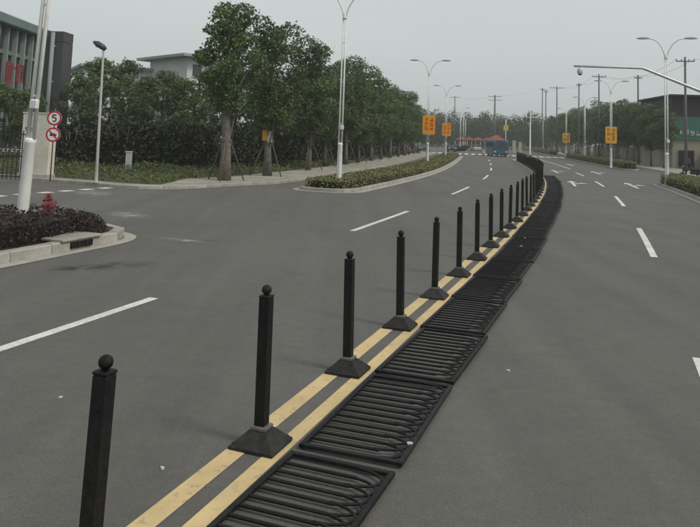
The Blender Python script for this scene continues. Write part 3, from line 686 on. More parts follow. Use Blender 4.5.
# pinkish shrub at the island nose and the red flowering plant
def shrub(name, p, r, h, n, leaf, m, label, m2=None):
    t = thing(name, label, 'shrub', p)
    d = RNG.normal(size=(n, 3)); d /= np.linalg.norm(d, axis=1)[:, None]; d[:, 2] = np.abs(d[:, 2]); d *= RNG.uniform(.5, 1.05, n)[:, None]**.6
    link('foliage', leaf_mesh('foliage', d*np.array([r, r, h])+np.array([0, 0, .02]), leaf, m, up=.4), t)
    b = MB(); rr = random.Random(n)
    for k in range(9):
        th = rr.uniform(0, 6.28); b.tube([(0, 0, -.03), (r*.4*math.cos(th), r*.4*math.sin(th), h*.5), (r*.8*math.cos(th), r*.8*math.sin(th), h*.9)], [.012, .008, .003], 5)
    b.obj('stems', M_BARK, t); return t
pp = ground(91, 233, .17); shrub('shrub', (-5.62, 15.6, .17), .52, .42, 2600, .05, M_PURPLE, 'rounded dusky shrub at the tip of the near left island')
b_ = shrub('shrub', (-5.75, 15.75, .17), .42, .46, 500, .045, M_PINK, 'sparse pinkish sprigs rising through the shrub at the island tip')
fp = Vector((-6.25, 15.35, .17)); ft = thing('flowering_plant', 'small plant with bright red blooms in the near left hedge', 'plant', fp)
n = 330; d = np.clip(RNG.normal(size=(n, 3)), -1.5, 1.5)*np.array([.085, .085, .075])+np.array([0, 0, .56]); d[:110] = np.clip(RNG.normal(size=(110, 3)), -1.5, 1.5)*np.array([.045, .045, .05])+np.array([-.03, 0, .74])
tag(link('bloom', leaf_mesh('bloom', d, .05, M_REDFL), ft), kind='stuff'); MB().tube([(0, 0, -.03), (.02, 0, .3), (0, 0, .68)], [.015, .012, .006], 6).obj('stem', M_BARK, ft)
# inlet box in the near kerb: cover slab over a near-black block painted as the opening's shade
k0 = ground(97, 246, .1); dN = None
ps = min(((p-k0.xy).length, p, i) for i, p in enumerate(resample(pN, .1)))
rp_ = resample(pN, .1); tt = (rp_[(ps[2]+3) % len(rp_)]-rp_[ps[2]-3]).normalized(); az = math.atan2(tt.y, tt.x); nn_ = Vector((-tt.y, tt.x))
ins = thing('drain_inlet', 'concrete kerb inlet with dark slot at the tip of the near left island', 'drain', (ps[1].x+nn_.x*.30, ps[1].y+nn_.y*.30, 0), az)
MB().box((0, -.02, .225), (1.15, .66, .05), bev=.012).obj('cover_slab', M_CONC, ins)
MB().box((0, -.322, .11), (.62, .03, .12)).obj('slot', mat('drain_darkness', (.004, .004, .004), .95, .1, 3), ins)
MB().box((-.1, -.345, .11), (.03, .02, .13)).obj('grate_bar', M_BASE, ins); MB().box((.12, -.345, .11), (.03, .02, .13)).obj('grate_bar', M_BASE, ins)
# grass on the verge strip, stuff
n = 26000; gx = RNG.uniform(-24, 1, n*4); gy = RNG.uniform(29, 62, n*4)
vp = [tuple(p) for p in inner2 if p.y < 64]; vp2 = vp+[(vp[-1][0]-8, vp[-1][1]), (-24, 52), (-60, 60)]
k = in_poly(gx, gy, vp2); gx, gy = gx[k][:n], gy[k][:n]
P = np.stack([gx, gy, .13+RNG.uniform(0, .34, len(gx))*(1+.6*np.sin(gx*1.3)*np.sin(gy*.9))], 1)
tag(link('verge_grass', leaf_mesh('verge_grass', P, .20, M_GRASS, aspect=.35)), 'tufty grass and ground cover along the left verge', 'grass', kind='stuff')
# dark bushes behind the verge
bush_P = {}
def bush(px, Y, r, h, label, i, m=M_DARKBUSH):
    p = at(px, 165, Y); t = thing('bush', label, 'bush', (p.x, p.y, .1), 0, 'dark bushes behind the verge')
    n = 2600; d = RNG.normal(size=(n, 3)); d /= np.linalg.norm(d, axis=1)[:, None]; d[:, 2] = np.abs(d[:, 2]); d *= RNG.uniform(.55, 1.06, n)[:, None]**.5
    d *= (1+.18*np.sin(d[:, :1]*6+i)*np.cos(d[:, 2:3]*5))
    link('foliage', leaf_mesh('foliage', d*np.array([r, r*.8, h]), .24, m, up=.3), t)
    b = MB(); rr = random.Random(i)
    for k in range(7): th = rr.uniform(0, 6.28); b.tube([(0, 0, -.05), (r*.35*math.cos(th), r*.35*math.sin(th), h*.5), (r*.7*math.cos(th), r*.7*math.sin(th), h*.85)], [.05, .03, .01], 5)
    b.obj('stems', M_BARK, t)
for i, (px, Y, r, h) in enumerate([(70, 42, 1.7, 2.5), (94, 43, 1.9, 2.6), (122, 42.5, 1.8, 2.9), (148, 43.5, 2.0, 2.7), (174, 43, 1.9, 2.9), (200, 44, 2.0, 2.8), (226, 46, 2.0, 2.9), (252, 48, 2.1, 2.8), (278, 52, 2.1, 2.9), (298, 57, 2.2, 3.0), (318, 64, 2.4, 3.0), (336, 72, 2.5, 3.1), (352, 80, 2.6, 3.1), (368, 90, 2.8, 3.1), (384, 102, 3.0, 3.2), (398, 116, 3.2, 3.2)]):
    bush(px, Y, r, h, '%s bush of the dark thicket behind the left trees, counted from the left' % ordw(i), i)
# ------------------------------------------------------------------ left: gate, pillar, signs, buildings
def pillar():
    p = ground(33, 178, .1); t = thing('gate_pillar', 'tall cream rendered gate pillar beside the speed sign', 'pillar', (p.x, p.y+.3, .1), R(-8))
    m = mat('cream_render', (.54, .52, .43), .85, .15, 1.5, col2=(.68, .66, .57), fine=.08, fscale=12)
    MB().box((0, 0, 1.42), (1.32, .55, 2.84), bev=.02).obj('body', m, t); MB().box((0, 0, .09), (1.42, .65, .18), bev=.02).obj('plinth', M_CONC, t); MB().box((0, 0, 2.86), (1.38, .6, .05), bev=.01).obj('coping', m, t)
    k = mat('pillar_lettering', (.10, .10, .09), .6, .1, 4)
    rr = random.Random(3)
    for j in range(2):
        b = MB()
        for q in range(6):
            b.box((-.46+.2*j+rr.uniform(-.02, .02), -.278, 2.15+rr.uniform(-.08, .08)), (.13 if q % 2 else .022, .006, .022 if q % 2 else .14))
        b.obj('character', k, t)
pillar()
gp = ground(-6, 184, .12); ga = ground(22, 181, .12)
gt = thing('gate', 'dark barred metal gate left of the cream pillar', 'gate', ga); L_ = 5.6; dgt = Vector((-1, .06, 0)); gt.rotation_euler = (0, 0, math.atan2(.06, -1))
M_GATE = mat('gate_dark_metal', (.03, .032, .03), .5, .2, 5)
barm = MB().box((0, 0, 1.0), (.035, .035, 2.0)).mesh('bar', M_GATE)
for k in range(30): link('bar', barm, gt, (.1+k*.19, 0, .06))
for z in (.18, 1.0, 1.9): MB().box((L_/2, 0, z), (L_+.1, .026, .05)).obj('rail', M_GATE, gt)
nb = thing('gate_notice', 'narrow pale notice strip fixed to the dark gate', 'notice', ground(8, 183, .12)+Vector((0, -.06, 1.28)), math.atan2(.06, -1)+math.pi)
MB().box((0, 0, 0), (1.15, .02, .18)).obj('plate', mat('notice_dark', (.06, .06, .06), .6, .1, 3), nb)
rr = random.Random(9)
for k in range(6):
    b = MB(); x = -.46+k*.18
    b.box((x, -.0135, 0), (.025, .006, .12)).box((x+.05, -.0145, .045), (.09, .006, .022))
    if k % 2: b.box((x+.05, -.0145, -.045), (.09, .006, .022))
    b.obj('character', mat('notice_white', (.6, .6, .58), .6, .05, 3), nb)
def disc_sign(parent, z, kind):
    w_ = mat('sign_white', (.72, .72, .70), .5, .05, 3); rd = mat('sign_red', (.42, .025, .03), .5, .08, 3); bk_ = mat('sign_black', (.02, .02, .02), .5, .1, 3)
    n = 28; y = -.05; b = MB(); Rr = .31
    rim = [(Rr*math.cos(6.2832*k/n), Rr*math.sin(6.2832*k/n)) for k in range(n)]
    vs = [(x, y, z+q) for x, q in rim]+[(x, y+.015, z+q) for x, q in rim]; fs = [tuple(range(n)), tuple(reversed(range(n, 2*n)))]+[(i, n+i, n+(i+1) % n, (i+1) % n) for i in range(n)]
    d = b.add(vs, fs).obj('disc', w_, parent)
    b = MB(); b.add([(x, y-.004, z+q) for x, q in rim]+[(x*.76, y-.004, z+q*.76) for x, q in rim], [(i, (i+1) % n, n+(i+1) % n, n+i) for i in range(n)]); b.obj('ring', rd, d)
    if kind == '5':
        b = MB(); th = .05
        b.box((.0, y-.006, z+.135), (.17, .006, th)); b.box((-.07, y-.0065, z+.07), (th, .006, .13)); b.box((-.01, y-.006, z+.025), (.12, .006, th*.9))
        pts = [(.045+.075*math.cos(a), z-.05+.085*math.sin(a)) for a in np.linspace(1.45, -2.5, 12)]
        for (x0, z0), (x1, z1) in zip(pts, pts[1:]):
            dx, dz = x1-x0, z1-z0; l = math.hypot(dx, dz); nx, nz_ = -dz/l*th/2, dx/l*th/2
            b.add([(x0-nx-.04, y-.0075, z0-nz_), (x1-nx-.04, y-.0075, z1-nz_), (x1+nx-.04, y-.0075, z1+nz_), (x0+nx-.04, y-.0075, z0+nz_)], [(0, 1, 2, 3)])
        b.obj('digit', bk_, d)
    else:
        b = MB(); b.box((-.03, y-.006, z), (.20, .006, .11)); b.box((.10, y-.0065, z-.015), (.07, .006, .08)); b.obj('symbol', bk_, d)
        b = MB(); k = .155; b.add([(-k-.02, y-.011, z+k-.02), (-k+.02, y-.011, z+k+.02), (k+.02, y-.011, z-k+.02), (k-.02, y-.011, z-k-.02)], [(0, 3, 2, 1)]); b.obj('slash', rd, d)
sp_ = ground(50, 181, .12); st = thing('traffic_sign', 'two round red-ringed signs on one thin pole, the upper reading 5', 'sign', sp_, 0)
MB().tube([(0, 0, -.02), (0, 0, 3.05)], .028, 8).obj('pole', mat('rusty_pole', (.16, .07, .05), .7, .3, 8), st)
disc_sign(st, 2.62, '5'); disc_sign(st, 1.93, 'truck')
# small white box on the verge
wb = ground(128, 171, .12); t = thing('utility_box', 'small pale utility cabinet standing in the verge', 'cabinet', wb); mw = mat('cabinet_white', (.52, .54, .52), .6, .1, 3)
MB().box((0, 0, .52), (.26, .3, 1.0), bev=.02).obj('cabinet', mw, t); MB().box((0, 0, 1.04), (.32, .36, .05), bev=.01).obj('lid', mw, t); MB().box((0, 0, .03), (.36, .4, .1), bev=.01).obj('plinth', M_CONC, t)
# yellow board on the second tree
yb = thing('tree_board', 'yellow and white board tied to a pavement tree trunk', 'sign', (-4.36, 39.16, 1.9)); MB().box((-.13, -.0, .55), (.30, .02, .85), bev=.004).obj('yellow_sheet', mat('yellow_sheet', (.55, .30, .03), .6, .1, 3), yb)
MB().box((.14, -.01, .35), (.26, .02, .6), bev=.004).obj('white_sheet', mat('white_sheet', (.5, .5, .47), .6, .1, 3), yb); MB().box((0, .045, .6), (.4, .02, .05)).obj('strap', M_STAKE, yb)

def facade_building():
    a = at(-40, 140, 58).xy; b = at(37, 140, 74).xy; d = (b-a).normalized(); L = (b-a).length; rz = math.atan2(d.y, d.x)
    t = thing('office_building', 'dark glazed office building with pale columns at far left', 'building', (a.x, a.y, 0), rz); H = 11.2
    m1 = mat('dark_facade', (.05, .075, .07), .5, .2, .5); m2 = mat('pale_column', (.24, .27, .265), .7, .1, 1); m3 = mat('grey_green_fascia', (.13, .175, .165), .7, .1, .6)
    MB().box((L/2, 8, H/2), (L, 15.6, H)).obj('wall', m1, t); MB().box((L/2, 7.6, H+.45), (L+1.0, 17.4, .9), bev=.1).obj('roof', m3, t); MB().box((L/2, -.0, H-2.3), (L, .5, .35)).obj('fascia_band', m3, t)
    n = 9
    for k in range(n):
        x = .6+(L-1.2)*k/(n-1); MB().box((x, -.35, (H-.02)/2), (.20, .4, H-.02), bev=.03).obj('column', m2, t)
    for k in range(n-1):
        x = .6+(L-1.2)*(k+.5)/(n-1); w_ = (L-1.2)/(n-1)-.45
        for z in (1.9, 4.6, 7.3):
            f = MB().box((x, .17, z), (w_, .06, 1.9)).obj('window', M_GLASS, t); MB().box((x, .12, z), (.06, .05, 1.9)).obj('mullion', m3, f)
    # red characters
    p = at(15, 73, 63); sg = thing('red_characters', 'red lettering mounted low on the columned building', 'sign', (p.x, p.y-.9, p.z), rz)
    rr = random.Random(5); mr = mat('red_letter', (.20, .03, .035), .5, .1, 3)
    for k in range(2):
        b_ = MB(); cx = (k)*2.0
        for q in range(9):
            if q % 2: b_.box((cx+rr.uniform(-.1, .1), 0, rr.uniform(-.85, .85)), (rr.uniform(.9, 1.7), .12, .22))
            else: b_.box((cx+rr.uniform(-.7, .7), .02, rr.uniform(-.2, .2)), (.22, .13, rr.uniform(.9, 1.8)))
        b_.obj('character', mr, sg)
    # dark slab tower
    p0 = at(31, 140, 50); p1 = at(56, 140, 50); w_ = p1.x-p0.x; t = thing('slab_tower', 'windowless dark grey slab tower behind the near left lamp', 'building', ((p0.x+p1.x)/2, 50.9, 0), R(-2)); H = at(55, 31, 50).z
    md = mat('charcoal_cladding', (.048, .05, .052), .6, .12, .8, col2=(.062, .062, .064)); z0 = .0
    for k, (za, zb) in enumerate(((0, 4.2), (4.24, H-.75), (H-.71, H))): MB().box((0, 0, (za+zb)/2), (w_, 1.6, zb-za)).obj('cladding_panel', md, t)
    MB().box((0, 0, H/2), (w_-.1, 1.5, H-.1)).obj('core', mat('shadow_gap', (.02, .02, .02), .8, .1, 2), t)
    MB().tube([(.1*w_, -.98, 0), (.1*w_, -.98, H-.1)], .14, 10).obj('pipe', m2, t)
    for z in (2, 5.5, 8): MB().box((.1*w_, -.85, z), (.36, .12, .08)).obj('pipe_clip', M_GALV, t)
facade_building()
def white_building(px0, px1, Y, topy, label, hip=False):
    p0 = at(px0, 140, Y); p1 = at(px1, 140, Y+6); H = at((px0+px1)/2, topy, Y).z; d = (p1-p0); d.z = 0; L = d.length; rz = math.atan2(d.y, d.x)
    t = thing('low_rise_building', label, 'building', (p0.x, p0.y, 0), rz); m1 = mat('pale_render', (.55, .57, .56), .8, .1, .4); m2 = mat('grey_roof', (.30, .32, .33), .8, .1, .5)
    MB().box((L/2, 5, H/2), (L, 10, H)).obj('wall', m1, t)
    b = MB(); o = 1.4 if hip else .7
    b.add([(-o, -o, H), (L+o, -o, H), (L+o, 10+o, H), (-o, 10+o, H), (-o, -o, H+.35), (L+o, -o, H+.35), (L+o, 10+o, H+.35), (-o, 10+o, H+.35), (2.5, 5, H+(1.1 if hip else .8)), (L-2.5, 5, H+(1.1 if hip else .8))],
          [(3, 2, 1, 0), (0, 1, 5, 4), (1, 2, 6, 5), (2, 3, 7, 6), (3, 0, 4, 7), (4, 5, 9, 8), (5, 6, 9), (6, 7, 8, 9), (7, 4, 8)]); b.obj('roof', m2, t)
    n = max(2, int(L/2.6)); win = MB().box((0, 0, 0), (1.3, .08, 1.5)).mesh('window', M_GLASS); sil = MB().box((0, -.08, -.83), (1.5, .2, .1)).mesh('sill', m1)
    for z in np.arange(H-1.6, 1.2, -3.2):
        for k in range(n): f = link('window', win, t, ((k+.5)*L/n, -.02, z)); link('sill', sil, f)
white_building(80, 176, 95, 68, 'long pale building with grey eaves behind the left trees')
white_building(183, 240, 92, 58, 'taller pale building with wide hipped roof behind the pavement trees', True)

# ------------------------------------------------------------------ right side: mast arm, poles, wires, building, wall, rider
def mast():
    a = at(574, 66, 30); b = at(642, 68, 30); c_ = at(700, 91, 30); d = c_+(c_-b)*.55; base = Vector((d.x+.5, 30.2, 0))
    t = thing('camera_mast', 'galvanised mast arm reaching in from the right with a dome camera', 'mast', base)
    loc = lambda v: v-base
    p = [loc(a), loc(a.lerp(b, .5)), loc(b), loc(b.lerp(c_, .06))-Vector((0, 0, -.01)), loc(c_), loc(d), Vector((.05, 0, d.z-1.2)), Vector((0, 0, d.z-2.5)), Vector((0, 0, 0))]
    MB().tube(p, [.045, .05, .058, .06, .068, .08, .1, .11, .13], 12).obj('arm', M_GALV, t)
    e = loc(at(580, 66.3, 30)); MB().tube([e, e-Vector((0, 0, .10))], .03, 8).obj('drop_rod', M_GALV, t)
    q = MB().lathe([(.04, .02), (.10, 0), (.12, -.06), (.12, -.16), (.09, -.23), (.05, -.26), (.01, -.27)], 14, tuple(e-Vector((0, 0, .10)))).obj('dome_camera', M_LENS, t)
    MB().lathe([(.101, -.17), (.085, -.245), (.045, -.275), (.008, -.285)], 12, tuple(e-Vector((0, 0, .10)))).obj('dome', M_GLASS, q)
mast()
M_CPOLE = mat('concrete_pole', (.20, .195, .18), .85, .15, 2)
M_DPOLE = mat('dark_weathered_pole', (.13, .13, .125), .85, .15, 2)
tops = []
def upole(px, ytop, Y, label, arm=1.8, two=False, r=.16):
    p = at(px, ytop, Y); t = thing('utility_pole', label, 'utility pole', (p.x, p.y, 0), R(-14), 'utility poles'); H = p.z
    MB().tube([(0, 0, 0), (0, 0, H)], [r, r*.62], 10).obj('pole', M_DPOLE, t)
    for z in ([H-.45, H-1.4] if two else [H-.45]):
        a = MB().box((0, -.12, z), (arm, .1, .1)).obj('crossarm', M_DPOLE, t)
        for sx in (-.48, -.2, .2, .48): MB().lathe([(.03, 0), (.06, .06), (.06, .12), (.03, .2)], 8, (sx*arm, -.12, z+.05)).obj('insulator', M_LHEAD, a)
    tops.append((Vector((p.x, p.y-.12, H-.2)), arm)); return p
upole(685, 57, 72, 'nearest dark utility pole with crossarm in front of the green building', 1.75)
upole(638, 75, 98, 'second utility pole from the right, standing above the tree tops', 1.0)
upole(599, 74, 112, 'third utility pole from the right with a short crossarm', 2.0)
upole(579, 83, 128, 'fourth utility pole from the right, bare topped', .8)
upole(557, 86, 150, 'fifth utility pole from the right with a wide crossarm', 2.6)
upole(546, 90, 170, 'right one of the twin far utility poles', 1.0); upole(542.5, 88, 175, 'left one of the twin far utility poles', 1.0)
tops_end = len(tops)
upole(495, 95, 190, 'tall far power pole with broad double crossarm above the bus', 3.4, True, .3)
upole(455, 96, 230, 'slim far power pole right of the orange boards', 3.0, False, .2)
M_WIRE = mat('cable', (.07, .07, .07), .7, .1, 3)
def wire(a, b, sag, label):
    pts = []
    for k in range(13): u = k/12; q = a.lerp(b, u); q.z -= sag*4*u*(1-u); pts.append(q)
    o = MB().tube([p-pts[0] for p in pts], .013, 5).obj('power_line', M_WIRE, None, pts[0]); tag(o, label, 'cable', 'overhead cables')
for i, j in ((0, 1), (1, 2), (2, 3), (3, 4), (4, 6)):
    for k, sx in enumerate((-.48, .48)):
        wire(tops[i][0]+Vector((sx*tops[i][1], 0, 0)), tops[j][0]+Vector((sx*tops[j][1], 0, 0)), .5, '%s overhead cable of the %s span from the right' % (('left', 'right')[k], ordw(i)))
wire(tops[tops_end][0], tops[tops_end-1][0]+Vector((0, 0, .2)), .6, 'overhead cable from the far double-armed pole to the twin poles')
wire(tops[tops_end][0], tops[tops_end+1][0], .8, 'overhead cable leftwards from the far double-armed pole')
wire(tops[0][0]+Vector((.84, 0, 0)), tops[0][0]+Vector((22, -12, .4)), .5, 'overhead cable leaving the picture at right')

def green_shop():
    a = at(672, 150, 84); b = at(760, 150, 84); L = b.x-a.x; t = thing('shop_building', 'dark building with a green sign band at the right edge', 'building', (a.x, a.y, 0), R(-6))
    H = at(690, 97, 84).z; mk = mat('dark_roof_wall', (.03, .03, .03), .7, .15, .8); mg = mat('green_fascia', (.035, .13, .10), .6, .1, .8); mc = mat('beige_wall', (.30, .28, .22), .8, .1, .8)
    zg1 = at(690, 117, 84).z; zg0 = at(690, 140, 84).z
    MB().box((L/2, 6, (H+zg1)/2), (L, 12, H-zg1)).obj('upper_storey', mk, t); MB().box((L/2, 5.9, (zg0+zg1)/2), (L+.1, 12.1, zg1-zg0-.01)).obj('sign_band', mg, t)
    MB().box((L/2, 6, zg0/2), (L-.1, 11.9, zg0)).obj('wall', mc, t); MB().box((L/2, 5.6, H+.1), (L+.8, 13, .2)).obj('roof', mk, t)
    for k in range(4): f = MB().box((1.6+k*2.6, -.02, 1.25), (1.7, .1, 1.9)).obj('window', M_GLASS, t)
    rr = random.Random(11); mw = mat('white_letter', (.6, .62, .6), .6, .05, 3); zc = at(690, 133, 84).z
    for k in range(14):
        b_ = MB(); cx = .25+k*.66
        for q in range(6):
            if q % 2: b_.box((cx+rr.uniform(-.05, .05), -.19, zc+rr.uniform(-.3, .3)), (rr.uniform(.25, .5), .04, .07))
            else: b_.box((cx+rr.uniform(-.2, .2), -.195, zc+rr.uniform(-.1, .1)), (.07, .045, rr.uniform(.25, .6)))
        b_.obj('character', mw, t)
green_shop()
# grey panel wall behind the right pavement
wl = [C(s_, -21.0) for s_ in np.arange(sY(46), sY(170), 2.5)]
wt = thing('boundary_wall', 'grey panelled boundary wall behind the right roadside trees', 'wall', wl[0]); mwl = mat('grey_wall_panel', (.20, .20, .195), .85, .15, .7, objvar=.12, col2=(.28, .275, .26))
for i, (a, b) in enumerate(zip(wl, wl[1:])):
    m_ = (a+b)/2-wl[0]; d = b-a; rz = math.atan2(d.y, d.x)
    MB().box((0, 0, 1.15), (d.length-.34, .12, 2.3)).obj('wall_panel', mwl, wt, m_, rz); q = a-wl[0]; MB().box((0, 0, 1.25), (.3, .3, 2.5), bev=.02).obj('wall_post', mwl, wt, q, rz)

# rider on a scooter at the right edge
def skin(name, verts, edges, radii, m, parent, sub=1):
    me = bpy.data.meshes.new(name); me.from_pydata(verts, edges, []); me.update(); o = link(name, me, parent)
    md = o.modifiers.new('skin', 'SKIN'); md.use_smooth_shade = True
    for i, r in enumerate(radii): me.skin_vertices[0].data[i].radius = (r, r) if not isinstance(r, tuple) else r
    for v in me.skin_vertices[0].data: v.use_root = False
    me.skin_vertices[0].data[0].use_root = True
    ss = o.modifiers.new('sub', 'SUBSURF'); ss.levels = ss.render_levels = sub; me.materials.append(m); return o
def person(p, rz, pose, label, top, low, name='person'):
    t = thing(name, label, 'person', p, rz); skinm = mat('skin', (.30, .19, .13), .6, .08, 6); hair = mat('dark_hair', (.012, .010, .009), .6, .1, 6)
    ms = mat(*top); mt_ = mat(*low)
    if pose == 'ride':
        V = [(0, 0, .78), (0, .06, 1.0), (0, .10, 1.25), (0, .10, 1.36), (0, .12, 1.44), (.17, .10, 1.30), (.24, .26, 1.08), (.24, .48, 1.0), (-.17, .10, 1.30), (-.24, .26, 1.08), (-.24, .48, 1.0), (.11, .02, .76), (.14, .40, .68), (.13, .36, .30), (.13, .46, .24), (-.11, .02, .76), (-.14, .40, .68), (-.13, .36, .30), (-.13, .46, .24)]
    else:
        V = [(0, 0, .92), (0, 0, 1.12), (0, 0, 1.36), (0, 0, 1.46), (0, .01, 1.53), (.18, 0, 1.40), (.23, .02, 1.12), (.22, .10, .88), (-.18, 0, 1.40), (-.23, .0, 1.12), (-.22, .08, .88), (.10, 0, .88), (.11, .06, .48), (.11, .0, .07), (.12, .14, .04), (-.10, 0, .88), (-.11, -.02, .48), (-.11, -.1, .07), (-.12, .04, .04)]
    E = [(0, 1), (1, 2), (2, 3), (3, 4), (2, 5), (5, 6), (6, 7), (2, 8), (8, 9), (9, 10), (0, 11), (11, 12), (12, 13), (13, 14), (0, 15), (15, 16), (16, 17), (17, 18)]
    Rd = [.14, .13, .15, .065, .055, .07, .052, .04, .07, .052, .04, .095, .075, .05, .045, .095, .075, .05, .045]
    o = skin('body', V, E, Rd, ms, t); hz = V[4][2]+.11; hy = V[4][1]+.01
    MB().lathe([(.02, -.125), (.055, -.11), (.072, -.05), (.078, .01), (.076, .06), (.055, .105), (.01, .125)], 14, (0, hy, hz)).obj('head', skinm, t)
    MB().lathe([(.083, .0), (.086, .05), (.065, .11), (.012, .137)], 14, (0, hy-.012, hz)).obj('hair', hair, t)
    MB().box((0, hy+.082, hz-.005), (.022, .03, .035), bev=.008).obj('nose', skinm, t)
    for sg in (-1, 1):
        w_ = V[7 if sg > 0 else 10]
        hd = MB().box((w_[0], w_[1]+.05, w_[2]), (.05, .08, .08), bev=.02)
        for f in range(4): hd.tube([(w_[0]-.018+.012*f, w_[1]+.08, w_[2]+.02), (w_[0]-.018+.012*f, w_[1]+.12, w_[2]), (w_[0]-.018+.012*f, w_[1]+.11, w_[2]-.04)], .009, 5)
        hd.tube([(w_[0]-sg*.03, w_[1]+.05, w_[2]), (w_[0]-sg*.05, w_[1]+.10, w_[2]-.01)], .011, 5); hd.obj('hand', skinm, t)
        # trouser legs over the continuous body
        a, b, c_ = (Vector(V[i]) for i in ((11, 12, 13) if sg > 0 else (15, 16, 17)))
        MB().tube([a, a.lerp(b, .5), b, b.lerp(c_, .5), c_], [.108, .098, .088, .07, .062], 10).obj('trouser_leg', mt_, t)
    return t
sp = Vector((*ground(691, 178.5, .0).xy, 0)); rzs = R(62)
sc = thing('scooter', 'dark electric scooter ridden at the right picture edge', 'scooter', sp, rzs)
md_ = mat('scooter_paint', (.03, .03, .04), .35, .2, 4)
for y in (-.62, .66):
    wh = MB(); n = 18
    vs = []; fs = []
    for k in range(n):
        th = 6.2832*k/n
        for x, r in ((-.045, .20), (-.03, .23), (.03, .23), (.045, .20), (.03, .12), (-.03, .12)): vs.append((x, y+r*math.cos(th), .235+r*math.sin(th)))
    for k in range(n):
        for j in range(6): fs.append((k*6+j, k*6+(j+1) % 6, ((k+1) % n)*6+(j+1) % 6, ((k+1) % n)*6+j))
    w0 = wh.add(vs, fs, True).obj('wheel', M_RUBBER, sc); MB().tube([(-.025, y, .235), (.025, y, .235)], .125, 12).obj('rim', M_GALV, w0)
MB().box((0, -.32, .50), (.26, .78, .34), bev=.08).obj('body', md_, sc); MB().box((0, -.32, .71), (.27, .70, .10), bev=.04).obj('seat', M_RUBBER, sc); MB().box((0, .2, .24), (.28, .5, .08), bev=.02).obj('footboard', md_, sc)
MB().tube([(0, .66, .235), (0, .56, .6), (0, .48, .98)], [.05, .06, .04], 8).obj('fork', md_, sc); MB().box((0, .58, .62), (.30, .08, .56), bev=.035).obj('front_shield', md_, sc)
MB().tube([(-.32, .50, 1.0), (0, .52, .99), (.32, .50, 1.0)], .018, 8).obj('handlebar', M_GALV, sc); MB().lathe([(.06, -.03), (.08, 0), (.06, .03)], 10, (0, .62, .92)).obj('headlight', M_LENS, sc)
person(sp, rzs, 'ride', 'rider in dark clothes sitting on the scooter at right', ('dark_jacket', (.03, .03, .04), .8, .2, 5), ('dark_trousers', (.025, .025, .03), .8, .2, 5))

# ------------------------------------------------------------------ traffic and far things
def wheel_mb(parent, x, y, r, w_):
    b = MB(); b.tube([(x-w_/2, y, r), (x-w_/2+.03, y, r), (x+w_/2-.03, y, r), (x+w_/2, y, r)], [r*.9, r, r, r*.9], 18); o = b.obj('wheel', M_RUBBER, parent)
    MB().tube([(x-w_/2-.004, y, r), (x+w_/2+.004, y, r)], r*.58, 12).obj('rim', M_GALV, o)
def bus():
    p = C(sY(121.5), 1.9); t = thing('bus', 'teal city bus coming towards the camera before the crossing', 'bus', p, rzC(sY(121.5))+R(6)+math.pi)
    mt_ = mat('teal_paint', (.012, .115, .175), .35, .1, 1.5); mb = mat('dark_teal_skirt', (.008, .05, .075), .45, .1, 1.5); W_, L_, H_ = 2.5, 9.5, 2.75
    # body side profile, rounded front (front at +y)
    pr_ = [(-L_/2, .42), (-L_/2, 2.5), (-L_/2+.15, 2.72), (-L_/2+.5, H_), (L_/2-.6, H_), (L_/2-.25, 2.66), (L_/2-.06, 2.35), (L_/2+.02, 1.25), (L_/2+.03, .42)]
    vs = []; n = len(pr_)
    for x, ins_ in ((-W_/2, .10), (-W_/2+.10, 0), (W_/2-.10, 0), (W_/2, .10)):
        for y, z in pr_: vs.append((x, y-(ins_ if y > 0 else -ins_), z-(ins_ if z > 1.5 and ins_ else 0)))
    fs = []
    for a in range(3):
        for i in range(n): j = (i+1) % n; fs.append((a*n+i, a*n+j, a*n+n+j, a*n+n+i))
    fs += [tuple(range(n)), tuple(reversed(range(3*n, 4*n)))]
    o = MB().add(vs, fs).obj('body', mt_, t)
    bpy.context.view_layer.update()
    import bmesh
    bm = bmesh.new(); bm.from_mesh(o.data); bmesh.ops.recalc_face_normals(bm, faces=bm.faces); bm.to_mesh(o.data); bm.free()
    MB().box((0, 0, .40), (W_-.06, L_-.1, .26)).obj('skirt', mb, t); MB().box((0, L_/2+.02, .46), (W_-.1, .14, .26), bev=.05).obj('front_bumper', mb, t)
    k = MB().add([(-1.08, L_/2+.035, 1.22), (1.08, L_/2+.035, 1.22), (1.02, L_/2-.035, 2.36), (-1.02, L_/2-.035, 2.36)], [(3, 2, 1, 0)]).obj('windscreen', M_GLASS, t)
    MB().box((0, L_/2+.02, 1.78), (.05, .05, 1.1)).obj('divider', mb, k)
    MB().box((0, L_/2-.16, 2.53), (1.5, .12, .2), bev=.02).obj('destination_board', mat('board_dark', (.02, .02, .02), .3, .1, 2), t)
    for sg in (-1, 1):
        MB().box((sg*.92, L_/2+.04, .82), (.36, .06, .2), bev=.02).obj('headlight', M_LENS, t); MB().box((sg*.92, L_/2+.045, .62), (.26, .05, .1), bev=.01).obj('indicator', mat('amber_lens', (.5, .2, .03), .3, .1, 2), t)
        MB().tube([(sg*1.2, L_/2-.2, 2.4), (sg*1.36, L_/2+.12, 2.35), (sg*1.38, L_/2+.14, 2.1)], .025, 6).obj('mirror_arm', M_RUBBER, t); MB().box((sg*1.38, L_/2+.14, 1.95), (.16, .08, .34), bev=.02).obj('mirror', M_RUBBER, t)
        for y in (-L_/2+2.0, L_/2-2.2): wheel_mb(t, sg*1.12, y, .44, .26)
        for q in range(6): MB().box((sg*(W_/2+.004), -L_/2+1.1+q*1.42, 1.82), (.03, 1.28, .95), bev=.01).obj('side_window', M_GLASS, t)
    MB().box((0, L_/2+.07, .5), (.44, .02, .14)).obj('number_plate', mat('plate_yellow', (.5, .36, .05), .5, .1, 2), t)
bus()
